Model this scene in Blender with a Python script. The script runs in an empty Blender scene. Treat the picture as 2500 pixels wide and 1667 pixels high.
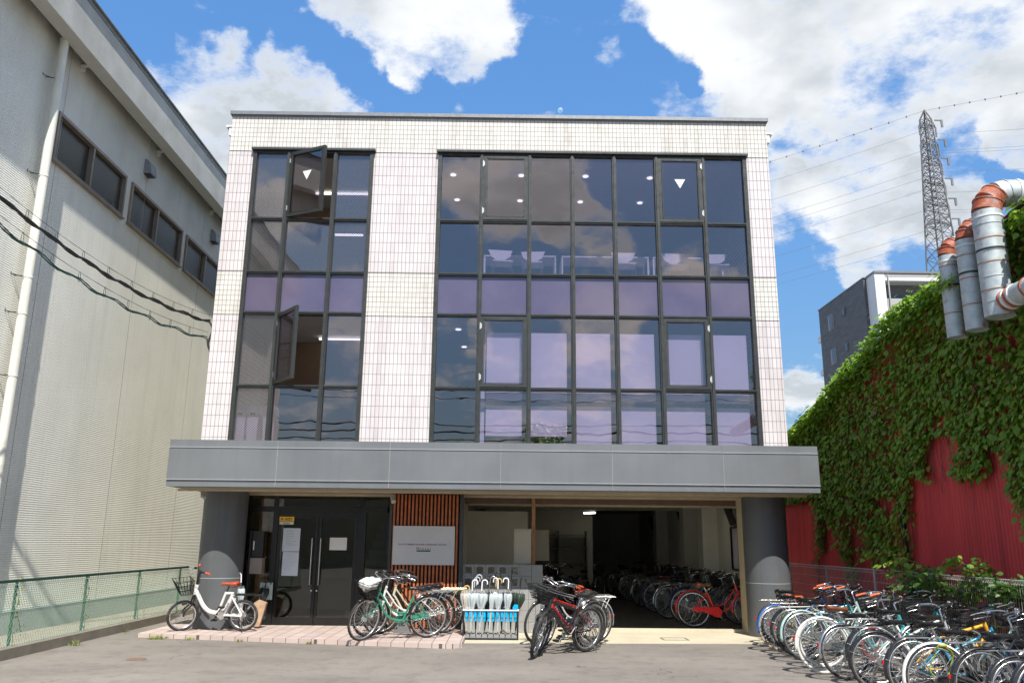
import bpy, bmesh, math, random
from math import sin, cos, pi, radians as rad
from mathutils import Vector, Matrix, noise as mnoise

random.seed(7)
S = bpy.context.scene
C = S.collection

# ------------------------------------------------------------------ camera
cam = bpy.data.objects.new('camera', bpy.data.cameras.new('camera'))
C.objects.link(cam)
cam.data.sensor_width = 36.0
cam.data.lens = 2010.23 / 2500 * 36.0
cam.data.clip_end = 5000
cam.data.clip_start = 0.05
yaw, pitch, roll = 7.894e-3, 0.23783, 1.008e-2
f_ = Vector((sin(yaw)*cos(pitch), cos(yaw)*cos(pitch), sin(pitch)))
r0 = Vector((cos(yaw), -sin(yaw), 0)); u0 = r0.cross(f_)
r_ = r0*cos(roll) + u0*sin(roll); u_ = r_.cross(f_)
m = Matrix((r_, u_, -f_)).transposed().to_4x4(); m.translation = (0, 0, 1.6)
cam.matrix_world = m
S.camera = cam
S.view_settings.view_transform = 'Standard'
S.view_settings.look = 'None'
S.view_settings.gamma = 1
S.view_settings.exposure = 0.50

# ------------------------------------------------------------------ sun
SUN = Vector((0.18, -0.74, 1.0)).normalized()      # towards the sun
sl = bpy.data.lights.new('sun', 'SUN'); sl.energy = 4.9; sl.angle = rad(0.5); sl.color = (1.0, 0.955, 0.88)
so = bpy.data.objects.new('sun', sl); C.objects.link(so)
so.rotation_euler = (-SUN).to_track_quat('-Z', 'Y').to_euler(); so.location = (5, -20, 30)

# ------------------------------------------------------------------ sky
W = bpy.data.worlds.new('World'); S.world = W; W.use_nodes = True
nt = W.node_tree; nt.nodes.clear()
def N(t, **k):
    n = nt.nodes.new(t)
    for a, b in k.items(): setattr(n, a, b)
    return n
def LK(a, b): nt.links.new(a, b)
def MA(op, a, b=None, clamp=False):
    n = N('ShaderNodeMath', operation=op); n.use_clamp = clamp
    for i, v in enumerate((a, b)):
        if v is None: continue
        if isinstance(v, (int, float)): n.inputs[i].default_value = v
        else: LK(v, n.inputs[i])
    return n.outputs[0]
def MR(v, a, b, c, d, interp='SMOOTHSTEP'):
    n = N('ShaderNodeMapRange', interpolation_type=interp); LK(v, n.inputs[0])
    for i, x in enumerate((a, b, c, d)): n.inputs[i+1].default_value = x
    return n.outputs[0]
sky = N('ShaderNodeTexSky', sky_type='NISHITA'); sky.sun_disc = False
sky.sun_elevation = math.asin(SUN.z); sky.sun_rotation = math.atan2(SUN.x, SUN.y)
sky.air_density = 1.0; sky.dust_density = 0.4; sky.ozone_density = 2.2
hs = N('ShaderNodeHueSaturation'); hs.inputs['Saturation'].default_value = 1.22; hs.inputs['Value'].default_value = 5.4
bwn = N('ShaderNodeRGBToBW'); LK(sky.outputs[0], bwn.inputs[0])
cmp_ = N('ShaderNodeVectorMath', operation='SCALE'); LK(sky.outputs[0], cmp_.inputs[0]); LK(MA('DIVIDE', 1.0, MA('ADD', 1.0, bwn.outputs[0])), cmp_.inputs['Scale'])   # evens the glare near the sun with the far sky
LK(cmp_.outputs[0], hs.inputs['Color'])
tc = N('ShaderNodeTexCoord')
# wisps: push the direction about before asking where the clouds are
wn = N('ShaderNodeTexNoise'); wn.inputs['Scale'].default_value = 7.0; wn.inputs['Detail'].default_value = 7; wn.inputs['Roughness'].default_value = 0.62
LK(tc.outputs['Generated'], wn.inputs['Vector'])
sb = N('ShaderNodeVectorMath', operation='SUBTRACT'); LK(wn.outputs['Color'], sb.inputs[0]); sb.inputs[1].default_value = (.5, .5, .5)
sc = N('ShaderNodeVectorMath', operation='SCALE'); LK(sb.outputs[0], sc.inputs[0]); sc.inputs['Scale'].default_value = 0.11
ad = N('ShaderNodeVectorMath', operation='ADD'); LK(tc.outputs['Generated'], ad.inputs[0]); LK(sc.outputs[0], ad.inputs[1])
nm = N('ShaderNodeVectorMath', operation='NORMALIZE'); LK(ad.outputs[0], nm.inputs[0])
BL = [('b',-.354,.768,.534,.074),('b',-.288,.791,.54,.054),('b',-.228,.816,.531,.03),('b',-.403,.747,.528,.044),('c',-.34,.806,.485,.054),('c',-.275,.825,.493,.054),('c',-.221,.842,.493,.04),('c',-.382,.801,.461,.044),('c',-.345,.837,.424,.054),('c',-.324,.794,.515,.03),('c',-.255,.813,.523,.025),('b',-.182,.834,.521,.025),('c',-.132,.817,.561,.059),('c',-.054,.825,.562,.049),('c',-.04,.846,.531,.025),('c',-.188,.797,.574,.04),('c',-.114,.842,.527,.02),('b',.059,.821,.567,.049),('b',.041,.846,.532,.04),('b',-.105,.86,.5,.03),('b',-.009,.865,.501,.035),('b',.165,.844,.511,.04),('b',.092,.86,.502,.03),('b',.123,.821,.557,.03),('b',-.154,.85,.504,.025),('w',.11,.841,.53,.02),('w',.086,.853,.515,.015),('c',.181,.852,.491,.025),('c',.159,.799,.58,.035),('c',.226,.8,.555,.054),('c',.302,.805,.511,.069),('c',.382,.768,.515,.089),('c',.456,.738,.496,.099),('c',.507,.75,.425,.059),('c',.278,.827,.489,.03),('c',.372,.813,.448,.054),('c',.234,.819,.524,.025),('b',.207,.832,.515,.015),('b',.332,.839,.432,.022),('b',.482,.783,.393,.03),('b',.345,.884,.317,.025),('b',.324,.9,.291,.03),('b',.364,.892,.268,.03),('b',.515,.775,.368,.015),('c',.335,.855,.395,.04),('c',.417,.821,.391,.049),('c',.381,.86,.34,.044),('c',.476,.808,.346,.035),('c',.404,.865,.296,.022),('c',.515,.762,.393,.02),('c',.339,.926,.169,.027),('b',.338,.911,.237,.025),
      ('c',-.03,-.9,.40,.045),('c',.06,-.9,.39,.045),('c',.12,-.9,.35,.035),('c',.20,-.92,.31,.03),('b',.24,-.9,.42,.09),('b',.15,-.9,.43,.04),('b',-.06,-.93,.34,.05),('b',.03,-.93,.31,.04),('c',-.27,-.9,.37,.035),('b',-.2,-.88,.45,.06),('c',.1,-.95,.25,.045),('c',.24,-.93,.27,.035),('c',-.02,-.95,.24,.02),('b',.22,-.95,.22,.06)]
acc = None
for k, x, y, z, r in BL:
    d = N('ShaderNodeVectorMath', operation='DOT_PRODUCT'); LK(nm.outputs[0], d.inputs[0])
    d.inputs[1].default_value = Vector((x, y, z)).normalized()
    w = {'c': .55, 'b': -.6, 'w': .42}[k]
    v = MR(d.outputs['Value'], cos(1.5*r), cos(.35*r), 0, w)
    acc = v if acc is None else MA('ADD', acc, v)
cov = MA('MAXIMUM', MA('MINIMUM', acc, .5), -.5)
# flatten the dome so that noise gets finer and flatter towards the horizon
sx = N('ShaderNodeSeparateXYZ'); LK(tc.outputs['Generated'], sx.inputs[0])
den = MA('ADD', MA('MAXIMUM', sx.outputs[2], 0.0), 0.28)
cx = N('ShaderNodeCombineXYZ'); LK(MA('DIVIDE', sx.outputs[0], den), cx.inputs[0]); LK(MA('DIVIDE', sx.outputs[1], den), cx.inputs[1]); LK(sx.outputs[2], cx.inputs[2])
fn = N('ShaderNodeTexNoise'); fn.inputs['Scale'].default_value = 4.6; fn.inputs['Detail'].default_value = 12; fn.inputs['Roughness'].default_value = 0.6
LK(cx.outputs[0], fn.inputs['Vector'])
f2 = N('ShaderNodeTexNoise'); f2.inputs['Scale'].default_value = 15; f2.inputs['Detail'].default_value = 9; f2.inputs['Roughness'].default_value = 0.68; LK(cx.outputs[0], f2.inputs['Vector'])
val = MA('ADD', MA('ADD', cov, MA('MULTIPLY', MA('SUBTRACT', fn.outputs[0], 0.50), 2.3)), MA('MULTIPLY', MA('SUBTRACT', f2.outputs[0], 0.5), 1.15))
dens = MR(val, -0.12, 0.58, 0, 1)
sh = N('ShaderNodeTexNoise'); sh.inputs['Scale'].default_value = 3.4; sh.inputs['Detail'].default_value = 5; sh.inputs['Roughness'].default_value = 0.5
mp = N('ShaderNodeMapping'); mp.inputs['Location'].default_value = (3.1, 1.7, .4); LK(cx.outputs[0], mp.inputs[0]); LK(mp.outputs[0], sh.inputs['Vector'])
thick = MR(val, .15, .65, 0, 1)
shade = MA('MULTIPLY', thick, MR(sh.outputs[0], .40, .60, .0, 1))
cc = N('ShaderNodeMix', data_type='RGBA'); LK(shade, cc.inputs['Factor'])
cc.inputs['A'].default_value = (8.3, 8.5, 8.7, 1); cc.inputs['B'].default_value = (5.0, 5.45, 5.95, 1)
mx = N('ShaderNodeMix', data_type='RGBA'); LK(dens, mx.inputs['Factor']); LK(hs.outputs[0], mx.inputs['A']); LK(cc.outputs['Result'], mx.inputs['B'])
bg = N('ShaderNodeBackground'); bg.inputs['Strength'].default_value = 0.085; LK(mx.outputs['Result'], bg.inputs['Color'])
wo = N('ShaderNodeOutputWorld'); LK(bg.outputs[0], wo.inputs['Surface'])

# ------------------------------------------------------------------ materials
def lin(c):
    return tuple(((x/255)/12.92 if x/255 <= .04045 else ((x/255+.055)/1.055)**2.4) for x in c)
class G:
    """small node-graph helper for one material"""
    def __init__(s, name):
        s.m = bpy.data.materials.new(name); s.m.use_nodes = True; s.t = s.m.node_tree; s.t.nodes.clear()
        s.o = s.n('ShaderNodeOutputMaterial'); s.p = s.n('ShaderNodeBsdfPrincipled'); s.l(s.p.outputs[0], s.o.inputs[0])
        s.tc = s.n('ShaderNodeTexCoord')
    def n(s, t, **k):
        x = s.t.nodes.new(t)
        for a, b in k.items(): setattr(x, a, b)
        return x
    def l(s, a, b): s.t.links.new(a, b)
    def map(s, scale=(1,1,1), rot=(0,0,0), loc=(0,0,0)):
        x = s.n('ShaderNodeMapping'); x.inputs['Scale'].default_value = scale; x.inputs['Rotation'].default_value = rot; x.inputs['Location'].default_value = loc
        s.l(s.tc.outputs['Object'], x.inputs[0]); return x.outputs[0]
    def noise(s, scale, detail=5, rough=.55, vec=None):
        x = s.n('ShaderNodeTexNoise'); x.inputs['Scale'].default_value = scale; x.inputs['Detail'].default_value = detail; x.inputs['Roughness'].default_value = rough
        s.l(vec if vec is not None else s.tc.outputs['Object'], x.inputs['Vector']); return x.outputs[0]
    def mr(s, v, a, b, c, d):
        x = s.n('ShaderNodeMapRange'); s.l(v, x.inputs[0])
        for i, q in enumerate((a, b, c, d)): x.inputs[i+1].default_value = q
        return x.outputs[0]
    def mix(s, f, a, b, mode='MIX'):
        x = s.n('ShaderNodeMix', data_type='RGBA', blend_type=mode)
        for k, v in (('Factor', f), ('A', a), ('B', b)):
            if isinstance(v, tuple): x.inputs[k].default_value = (*v, 1) if len(v) == 3 else v
            elif isinstance(v, (int, float)): x.inputs[k].default_value = v
            else: s.l(v, x.inputs[k])
        return x.outputs['Result']
    def math(s, op, a, b=0.):
        x = s.n('ShaderNodeMath', operation=op)
        for i, v in enumerate((a, b)):
            if isinstance(v, (int, float)): x.inputs[i].default_value = v
            else: s.l(v, x.inputs[i])
        return x.outputs[0]
    def bump(s, h, strength=.3, dist=.01):
        x = s.n('ShaderNodeBump'); x.inputs['Strength'].default_value = strength; x.inputs['Distance'].default_value = dist
        s.l(h, x.inputs['Height']); s.l(x.outputs[0], s.p.inputs['Normal']); return x
    def col(s, c):
        if isinstance(c, tuple): s.p.inputs['Base Color'].default_value = (*c, 1)
        else: s.l(c, s.p.inputs['Base Color'])
    def rough(s, v):
        if isinstance(v, (int, float)): s.p.inputs['Roughness'].default_value = v
        else: s.l(v, s.p.inputs['Roughness'])
MATS = {}
def mat(name, color, rough=.5, metal=0., var=.12, scale=6., bump=0., coat=0., dirt=None, streak=0.):
    """plain painted / moulded surface with uneven tone and gloss"""
    if name in MATS: return MATS[name]
    g = G(name); n = g.noise(scale, 6)
    lo = tuple(c*(1-var) for c in color); hi = tuple(min(1, c*(1+var)) for c in color)
    c = g.mix(g.mr(n, .3, .7, 0, 1), lo, hi)
    if dirt:
        n2 = g.noise(scale*.37, 8, .7); c = g.mix(g.mr(n2, .52, .72, 0, .8), c, dirt)
    if streak:   # rain runs down the surface and chalky scuffs
        c = g.mix(g.mr(g.noise(5., 6, .65, g.map(scale=(1.6, 1.6, .09))), .48, .72, 0, streak), c, tuple(x*.55 for x in color))
        c = g.mix(g.mr(g.noise(28., 5, .7), .66, .72, 0, streak), c, tuple(min(1, x*1.9) for x in color))
    g.col(c); n3 = g.noise(scale*3, 4); g.rough(g.mr(n3, .3, .7, max(.02, rough-.08), min(1, rough+.08)))
    g.p.inputs['Metallic'].default_value = metal
    if coat: g.p.inputs['Coat Weight'].default_value = coat; g.p.inputs['Coat Roughness'].default_value = .08
    if bump: g.bump(g.noise(scale*8, 4), bump, .004)
    MATS[name] = g.m; return g.m
def emis(name, color, st):
    g = G(name); g.p.inputs['Base Color'].default_value = (*color, 1); g.p.inputs['Emission Color'].default_value = (*color, 1)
    g.p.inputs['Emission Strength'].default_value = st; MATS[name] = g.m; return g.m

def glass(name, tint, refl, rough=.0, wav=.05, gt=(1, 1, 1), wire=False):
    g = G(name); g.t.nodes.remove(g.p)
    tr = g.n('ShaderNodeBsdfTransparent'); tr.inputs[0].default_value = (*tint, 1)
    gl = g.n('ShaderNodeBsdfGlossy'); gl.inputs['Color'].default_value = (*gt, 1); gl.inputs['Roughness'].default_value = rough
    fr = g.n('ShaderNodeFresnel'); fr.inputs['IOR'].default_value = 1.5
    b = g.n('ShaderNodeBump'); b.inputs['Strength'].default_value = wav; b.inputs['Distance'].default_value = .05
    g.l(g.noise(1.3, 2, .4), b.inputs['Height']); g.l(b.outputs[0], gl.inputs['Normal'])
    ge = g.n('ShaderNodeNewGeometry'); f = g.math('MULTIPLY', g.math('ADD', fr.outputs[0], refl), g.math('SUBTRACT', 1., ge.outputs['Backfacing']))
    if wire:   # thin diagonal wires cast in the pane
        w1 = g.n('ShaderNodeTexWave', wave_type='BANDS', bands_direction='X'); w1.inputs['Scale'].default_value = 9.
        g.l(g.map(rot=(0, rad(45), 0)), w1.inputs[0])
        w2 = g.n('ShaderNodeTexWave', wave_type='BANDS', bands_direction='X'); w2.inputs['Scale'].default_value = 9.
        g.l(g.map(rot=(0, rad(-45), 0)), w2.inputs[0])
        wv = g.math('MAXIMUM', g.mr(w1.outputs['Fac'], .9, .97, 0, 1), g.mr(w2.outputs['Fac'], .9, .97, 0, 1))
    x = g.n('ShaderNodeMixShader'); g.l(f, x.inputs[0]); g.l(tr.outputs[0], x.inputs[1]); g.l(gl.outputs[0], x.inputs[2])
    if wire:
        df = g.n('ShaderNodeBsdfDiffuse'); df.inputs[0].default_value = (.16, .17, .17, 1)
        y = g.n('ShaderNodeMixShader'); g.l(g.math('MULTIPLY', wv, .55), y.inputs[0]); g.l(x.outputs[0], y.inputs[1]); g.l(df.outputs[0], y.inputs[2]); x = y
    g.l(x.outputs[0], g.o.inputs[0]); MATS[name] = g.m; return g.m

def tile_mat(name, c1, c2, w, h, gap, ax='x'):
    g = G(name); br = g.n('ShaderNodeTexBrick'); br.offset = 0; br.squash = 1
    v = g.map(rot=(rad(90), 0, 0)) if ax == 'x' else g.map(rot=(rad(90), 0, rad(90)))
    # object x,z -> texture x,y
    sp = g.n('ShaderNodeSeparateXYZ'); g.l(g.tc.outputs['Object'], sp.inputs[0])
    cb = g.n('ShaderNodeCombineXYZ'); g.l(sp.outputs[0 if ax == 'x' else 1], cb.inputs[0]); g.l(sp.outputs[2], cb.inputs[1])
    g.l(cb.outputs[0], br.inputs['Vector'])
    br.inputs['Color1'].default_value = (*c1, 1); br.inputs['Color2'].default_value = (*c2, 1); br.inputs['Mortar'].default_value = (.16, .15, .15, 1)
    br.inputs['Scale'].default_value = 1; br.inputs['Mortar Size'].default_value = gap; br.inputs['Mortar Smooth'].default_value = .1
    br.inputs['Brick Width'].default_value = w; br.inputs['Row Height'].default_value = h; br.inputs['Bias'].default_value = 0
    n = g.noise(1.1, 8, .65); c = g.mix(g.mr(n, .35, .75, 0, .22), br.outputs['Color'], (.55, .52, .47), 'MULTIPLY')
    st = g.noise(3., 6, .6, g.map(scale=(2.2, 2.2, .12))); c = g.mix(g.mr(st, .50, .75, 0, .42), c, (.50, .46, .42), 'MULTIPLY')
    g.col(c); g.rough(g.mr(br.outputs['Fac'], 0, 1, .28, .9)); g.bump(br.outputs['Fac'], -.5, .004)
    MATS[name] = g.m; return g.m
M_tileS = tile_mat('cream_small_tile', (.71, .685, .64), (.63, .605, .565), .075, .1, .0040)
M_tileL = tile_mat('pinkish_long_tile', (.69, .64, .65), (.62, .575, .585), .075, .2, .0042)
M_tileSs = tile_mat('cream_side_tile', (.80, .77, .66), (.74, .71, .60), .075, .1, .0042, 'y')

def siding_mat(name, base, dark, pitch, blen, bumpd, ax='y'):
    g = G(name)
    sp = g.n('ShaderNodeSeparateXYZ'); g.l(g.tc.outputs['Object'], sp.inputs[0])
    wob = g.noise(9, 3); zz = g.math('ADD', sp.outputs[2], g.math('MULTIPLY', wob, pitch*.45))
    cb = g.n('ShaderNodeCombineXYZ'); g.l(sp.outputs[1 if ax == 'y' else 0], cb.inputs[0]); g.l(zz, cb.inputs[1])
    br = g.n('ShaderNodeTexBrick'); br.offset = .37; g.l(cb.outputs[0], br.inputs['Vector'])
    br.inputs['Color1'].default_value = (1, 1, 1, 1); br.inputs['Color2'].default_value = (.78, .78, .78, 1); br.inputs['Mortar'].default_value = (0, 0, 0, 1)
    br.inputs['Scale'].default_value = 1; br.inputs['Mortar Size'].default_value = pitch*.17; br.inputs['Mortar Smooth'].default_value = .6
    br.inputs['Brick Width'].default_value = blen; br.inputs['Row Height'].default_value = pitch
    n = g.noise(.55, 7, .6); c = g.mix(g.mr(n, .35, .7, 0, 1), base, tuple(x*.86 for x in base))
    st = g.noise(2.2, 6, .6, g.map(scale=(1, 1.4, .1))); c = g.mix(g.mr(st, .5, .8, 0, .35), c, tuple(x*.6 for x in base))
    c = g.mix(g.mr(br.outputs['Fac'], 0, 1, 0, .55), c, dark)
    # mottled brown that strengthens towards the top of the wall
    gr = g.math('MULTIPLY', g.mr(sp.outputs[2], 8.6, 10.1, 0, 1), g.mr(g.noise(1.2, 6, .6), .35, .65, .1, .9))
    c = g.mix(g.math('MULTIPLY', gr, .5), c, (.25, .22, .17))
    wv = g.math('SINE', g.math('MULTIPLY', zz, 2*pi/pitch)); hgt = g.math('MULTIPLY', g.math('ADD', g.math('MULTIPLY', wv, .5), .5), g.mr(br.outputs['Color'], 0, 1, .2, 1))
    g.col(c); g.rough(.75); g.bump(hgt, 1., bumpd)
    MATS[name] = g.m; return g.m
M_siding = siding_mat('ribbed_cream_siding', (.86, .845, .745), (.50, .49, .44), .036, .42, .0055)
M_fascia = siding_mat('ribbed_fascia', (.60, .60, .56), (.3, .3, .28), .03, .9, .006)

def asphalt():
    g = G('worn_asphalt'); n = g.noise(.35, 8, .6); c = g.mix(g.mr(n, .3, .7, 0, 1), (.125, .107, .088), (.245, .215, .180))
    n2 = g.noise(.9, 6, .7, g.map(scale=(.35, 1, 1))); c = g.mix(g.mr(n2, .50, .70, 0, .65), c, (.098, .084, .069))
    n3 = g.noise(160, 3, .8); c = g.mix(g.mr(n3, .3, .75, .0, .55), c, (.33, .31, .29)); 
    n4 = g.noise(11, 8, .7); c = g.mix(g.mr(n4, .56, .68, 0, .5), c, (.30, .28, .25))
    n6 = g.noise(3.2, 9, .72); c = g.mix(g.mr(n6, .50, .66, 0, .38), c, (.085, .075, .063)); n7 = g.noise(38, 5, .75); c = g.mix(g.mr(n7, .60, .68, 0, .55), c, (.36, .33, .29)); c = g.mix(g.mr(g.noise(52, 5, .7), .60, .66, 0, .5), c, (.07, .062, .055))
    vo = g.n('ShaderNodeTexVoronoi', feature='DISTANCE_TO_EDGE'); vo.inputs['Scale'].default_value = .33
    wp = g.n('ShaderNodeVectorMath', operation='ADD'); nn = g.n('ShaderNodeTexNoise'); nn.inputs['Scale'].default_value = 2.2; nn.inputs['Detail'].default_value = 6; g.l(g.tc.outputs['Object'], nn.inputs['Vector']); g.l(g.tc.outputs['Object'], wp.inputs[0]); g.l(nn.outputs['Color'], wp.inputs[1]); g.l(wp.outputs[0], vo.inputs['Vector'])
    crk = g.math('MULTIPLY', g.mr(vo.outputs['Distance'], .0015, .005, 1, 0), g.mr(g.noise(.5, 3), .5, .6, 0, .8)); c = g.mix(crk, c, (.06, .055, .05))
    g.col(c); g.rough(.88); g.bump(n3, .55, .006); MATS['asphalt'] = g.m; return g.m
M_asph = asphalt()
def concrete(name, c1, c2, sc_=1.2, bumpv=.2):
    g = G(name); n = g.noise(sc_, 9, .65); c = g.mix(g.mr(n, .3, .7, 0, 1), c1, c2); n2 = g.noise(sc_*20, 5, .7)
    c = g.mix(g.mr(n2, .5, .75, 0, .35), c, tuple(x*.55 for x in c1)); g.col(c); g.rough(.85); g.bump(n2, bumpv, .004); MATS[name] = g.m; return g.m
M_conc = concrete('pale_concrete', (.48, .43, .31), (.60, .55, .42))
M_block = concrete('grey_block', (.26, .26, .25), (.34, .34, .33), 3)
M_kerb = concrete('dirty_kerb_block', (.17, .15, .12), (.26, .23, .18), 4)
M_base = concrete('mint_concrete_base', (.33, .37, .34), (.42, .46, .43), .8)
M_dirt = concrete('dry_dirt', (.22, .20, .15), (.34, .31, .24), 6)
M_green = mat('mesh_green_paint', (.03, .17, .10), .45, var=.25, scale=20, dirt=(.10, .16, .05))
M_greenl = mat('wire_green', (.30, .48, .38), .4, var=.2, scale=20)
M_greend = mat('rail_green', (.012, .045, .03), .45, var=.25, scale=20)
M_porch = None
def porch():
    g = G('pink_paving_tile'); sp = g.n('ShaderNodeSeparateXYZ'); g.l(g.tc.outputs['Object'], sp.inputs[0])
    cb = g.n('ShaderNodeCombineXYZ'); g.l(sp.outputs[0], cb.inputs[0]); g.l(sp.outputs[1], cb.inputs[1])
    br = g.n('ShaderNodeTexBrick'); br.offset = 0; g.l(cb.outputs[0], br.inputs['Vector'])
    br.inputs['Color1'].default_value = (.56, .46, .41, 1); br.inputs['Color2'].default_value = (.47, .38, .35, 1); br.inputs['Mortar'].default_value = (.12, .09, .08, 1)
    br.inputs['Scale'].default_value = 1; br.inputs['Mortar Size'].default_value = .006; br.inputs['Brick Width'].default_value = .215; br.inputs['Row Height'].default_value = .43
    n = g.noise(2.5, 8, .6); g.col(g.mix(g.mr(n, .35, .7, 0, .4), br.outputs['Color'], (.7, .66, .62), 'MULTIPLY')); g.rough(.7); g.bump(br.outputs['Fac'], -.4, .004)
    MATS['porch'] = g.m; return g.m
M_porch = porch()
M_canopy = mat('grey_metal_panel', (.185, .197, .208), .38, .25, var=.08, scale=.8, dirt=(.15, .155, .16), streak=.16)
M_trim = mat('pale_metal_trim', (.62, .64, .66), .35, .3, var=.05)
M_frame = mat('dark_bronze_frame', (.055, .058, .055), .38, .45, var=.15, scale=5)
M_black = mat('black_door_frame', (.012, .012, .012), .35, .2, var=.2)
M_cap = mat('grey_parapet_cap', (.21, .22, .23), .4, .3, var=.06)
M_col = mat('slate_grey_column', (.100, .106, .113), .5, var=.07, scale=2.5, dirt=(.125, .125, .12), streak=.4)
M_soffit = mat('beige_soffit', (.34, .30, .24), .6, var=.08)
M_white = mat('white_paint', (.78, .78, .76), .4, var=.05)
M_pipe = mat('cream_pipe', (.72, .71, .62), .38, var=.08, scale=2, streak=.3)
M_wall_in = mat('interior_plaster', (.42, .40, .34), .8, var=.06, scale=1)
M_wall_dk = mat('interior_dark', (.46, .44, .37), .8, var=.15, scale=1)
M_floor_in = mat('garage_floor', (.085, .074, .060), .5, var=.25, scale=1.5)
M_ceil = mat('ceiling_board', (.55, .54, .50), .8, var=.04)
M_slat = mat('red_cedar_slat', (.46, .125, .035), .55, var=.25, scale=14)
M_wood = mat('pine_post', (.36, .17, .07), .55, var=.2, scale=8)
M_woodl = mat('light_wood', (.50, .33, .13), .55, var=.15, scale=8)
M_winframe = mat('brown_aluminium', (.27, .22, .18), .4, .4, var=.12)
M_vent = mat('vent_hood_grey', (.30, .31, .33), .4, .4, var=.1)
M_chrome = mat('chrome', (.62, .62, .62), .18, 1., var=.1)
M_steel = mat('brushed_steel', (.45, .45, .44), .32, .9, var=.15)
M_rubber = mat('black_rubber', (.018, .018, .018), .7, var=.3, scale=30)
M_blackp = mat('black_plastic', (.014, .014, .015), .42, var=.2)
M_blk_paint = mat('black_gloss_paint', (.012, .012, .014), .2, var=.1, coat=.6)
G_up = glass('tinted_glass', (.745, .72, .81), .20, wav=.05, gt=(1., .89, .86))
G_upw = glass('wired_glass', (.745, .72, .81), .20, wav=.05, gt=(1., .89, .86), wire=True)
G_door = glass('clear_dark_glass', (.80, .81, .73), .03, wav=.03)
G_side = glass('grey_glass', (.6, .62, .6), .03, rough=.35, wav=.03)

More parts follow.
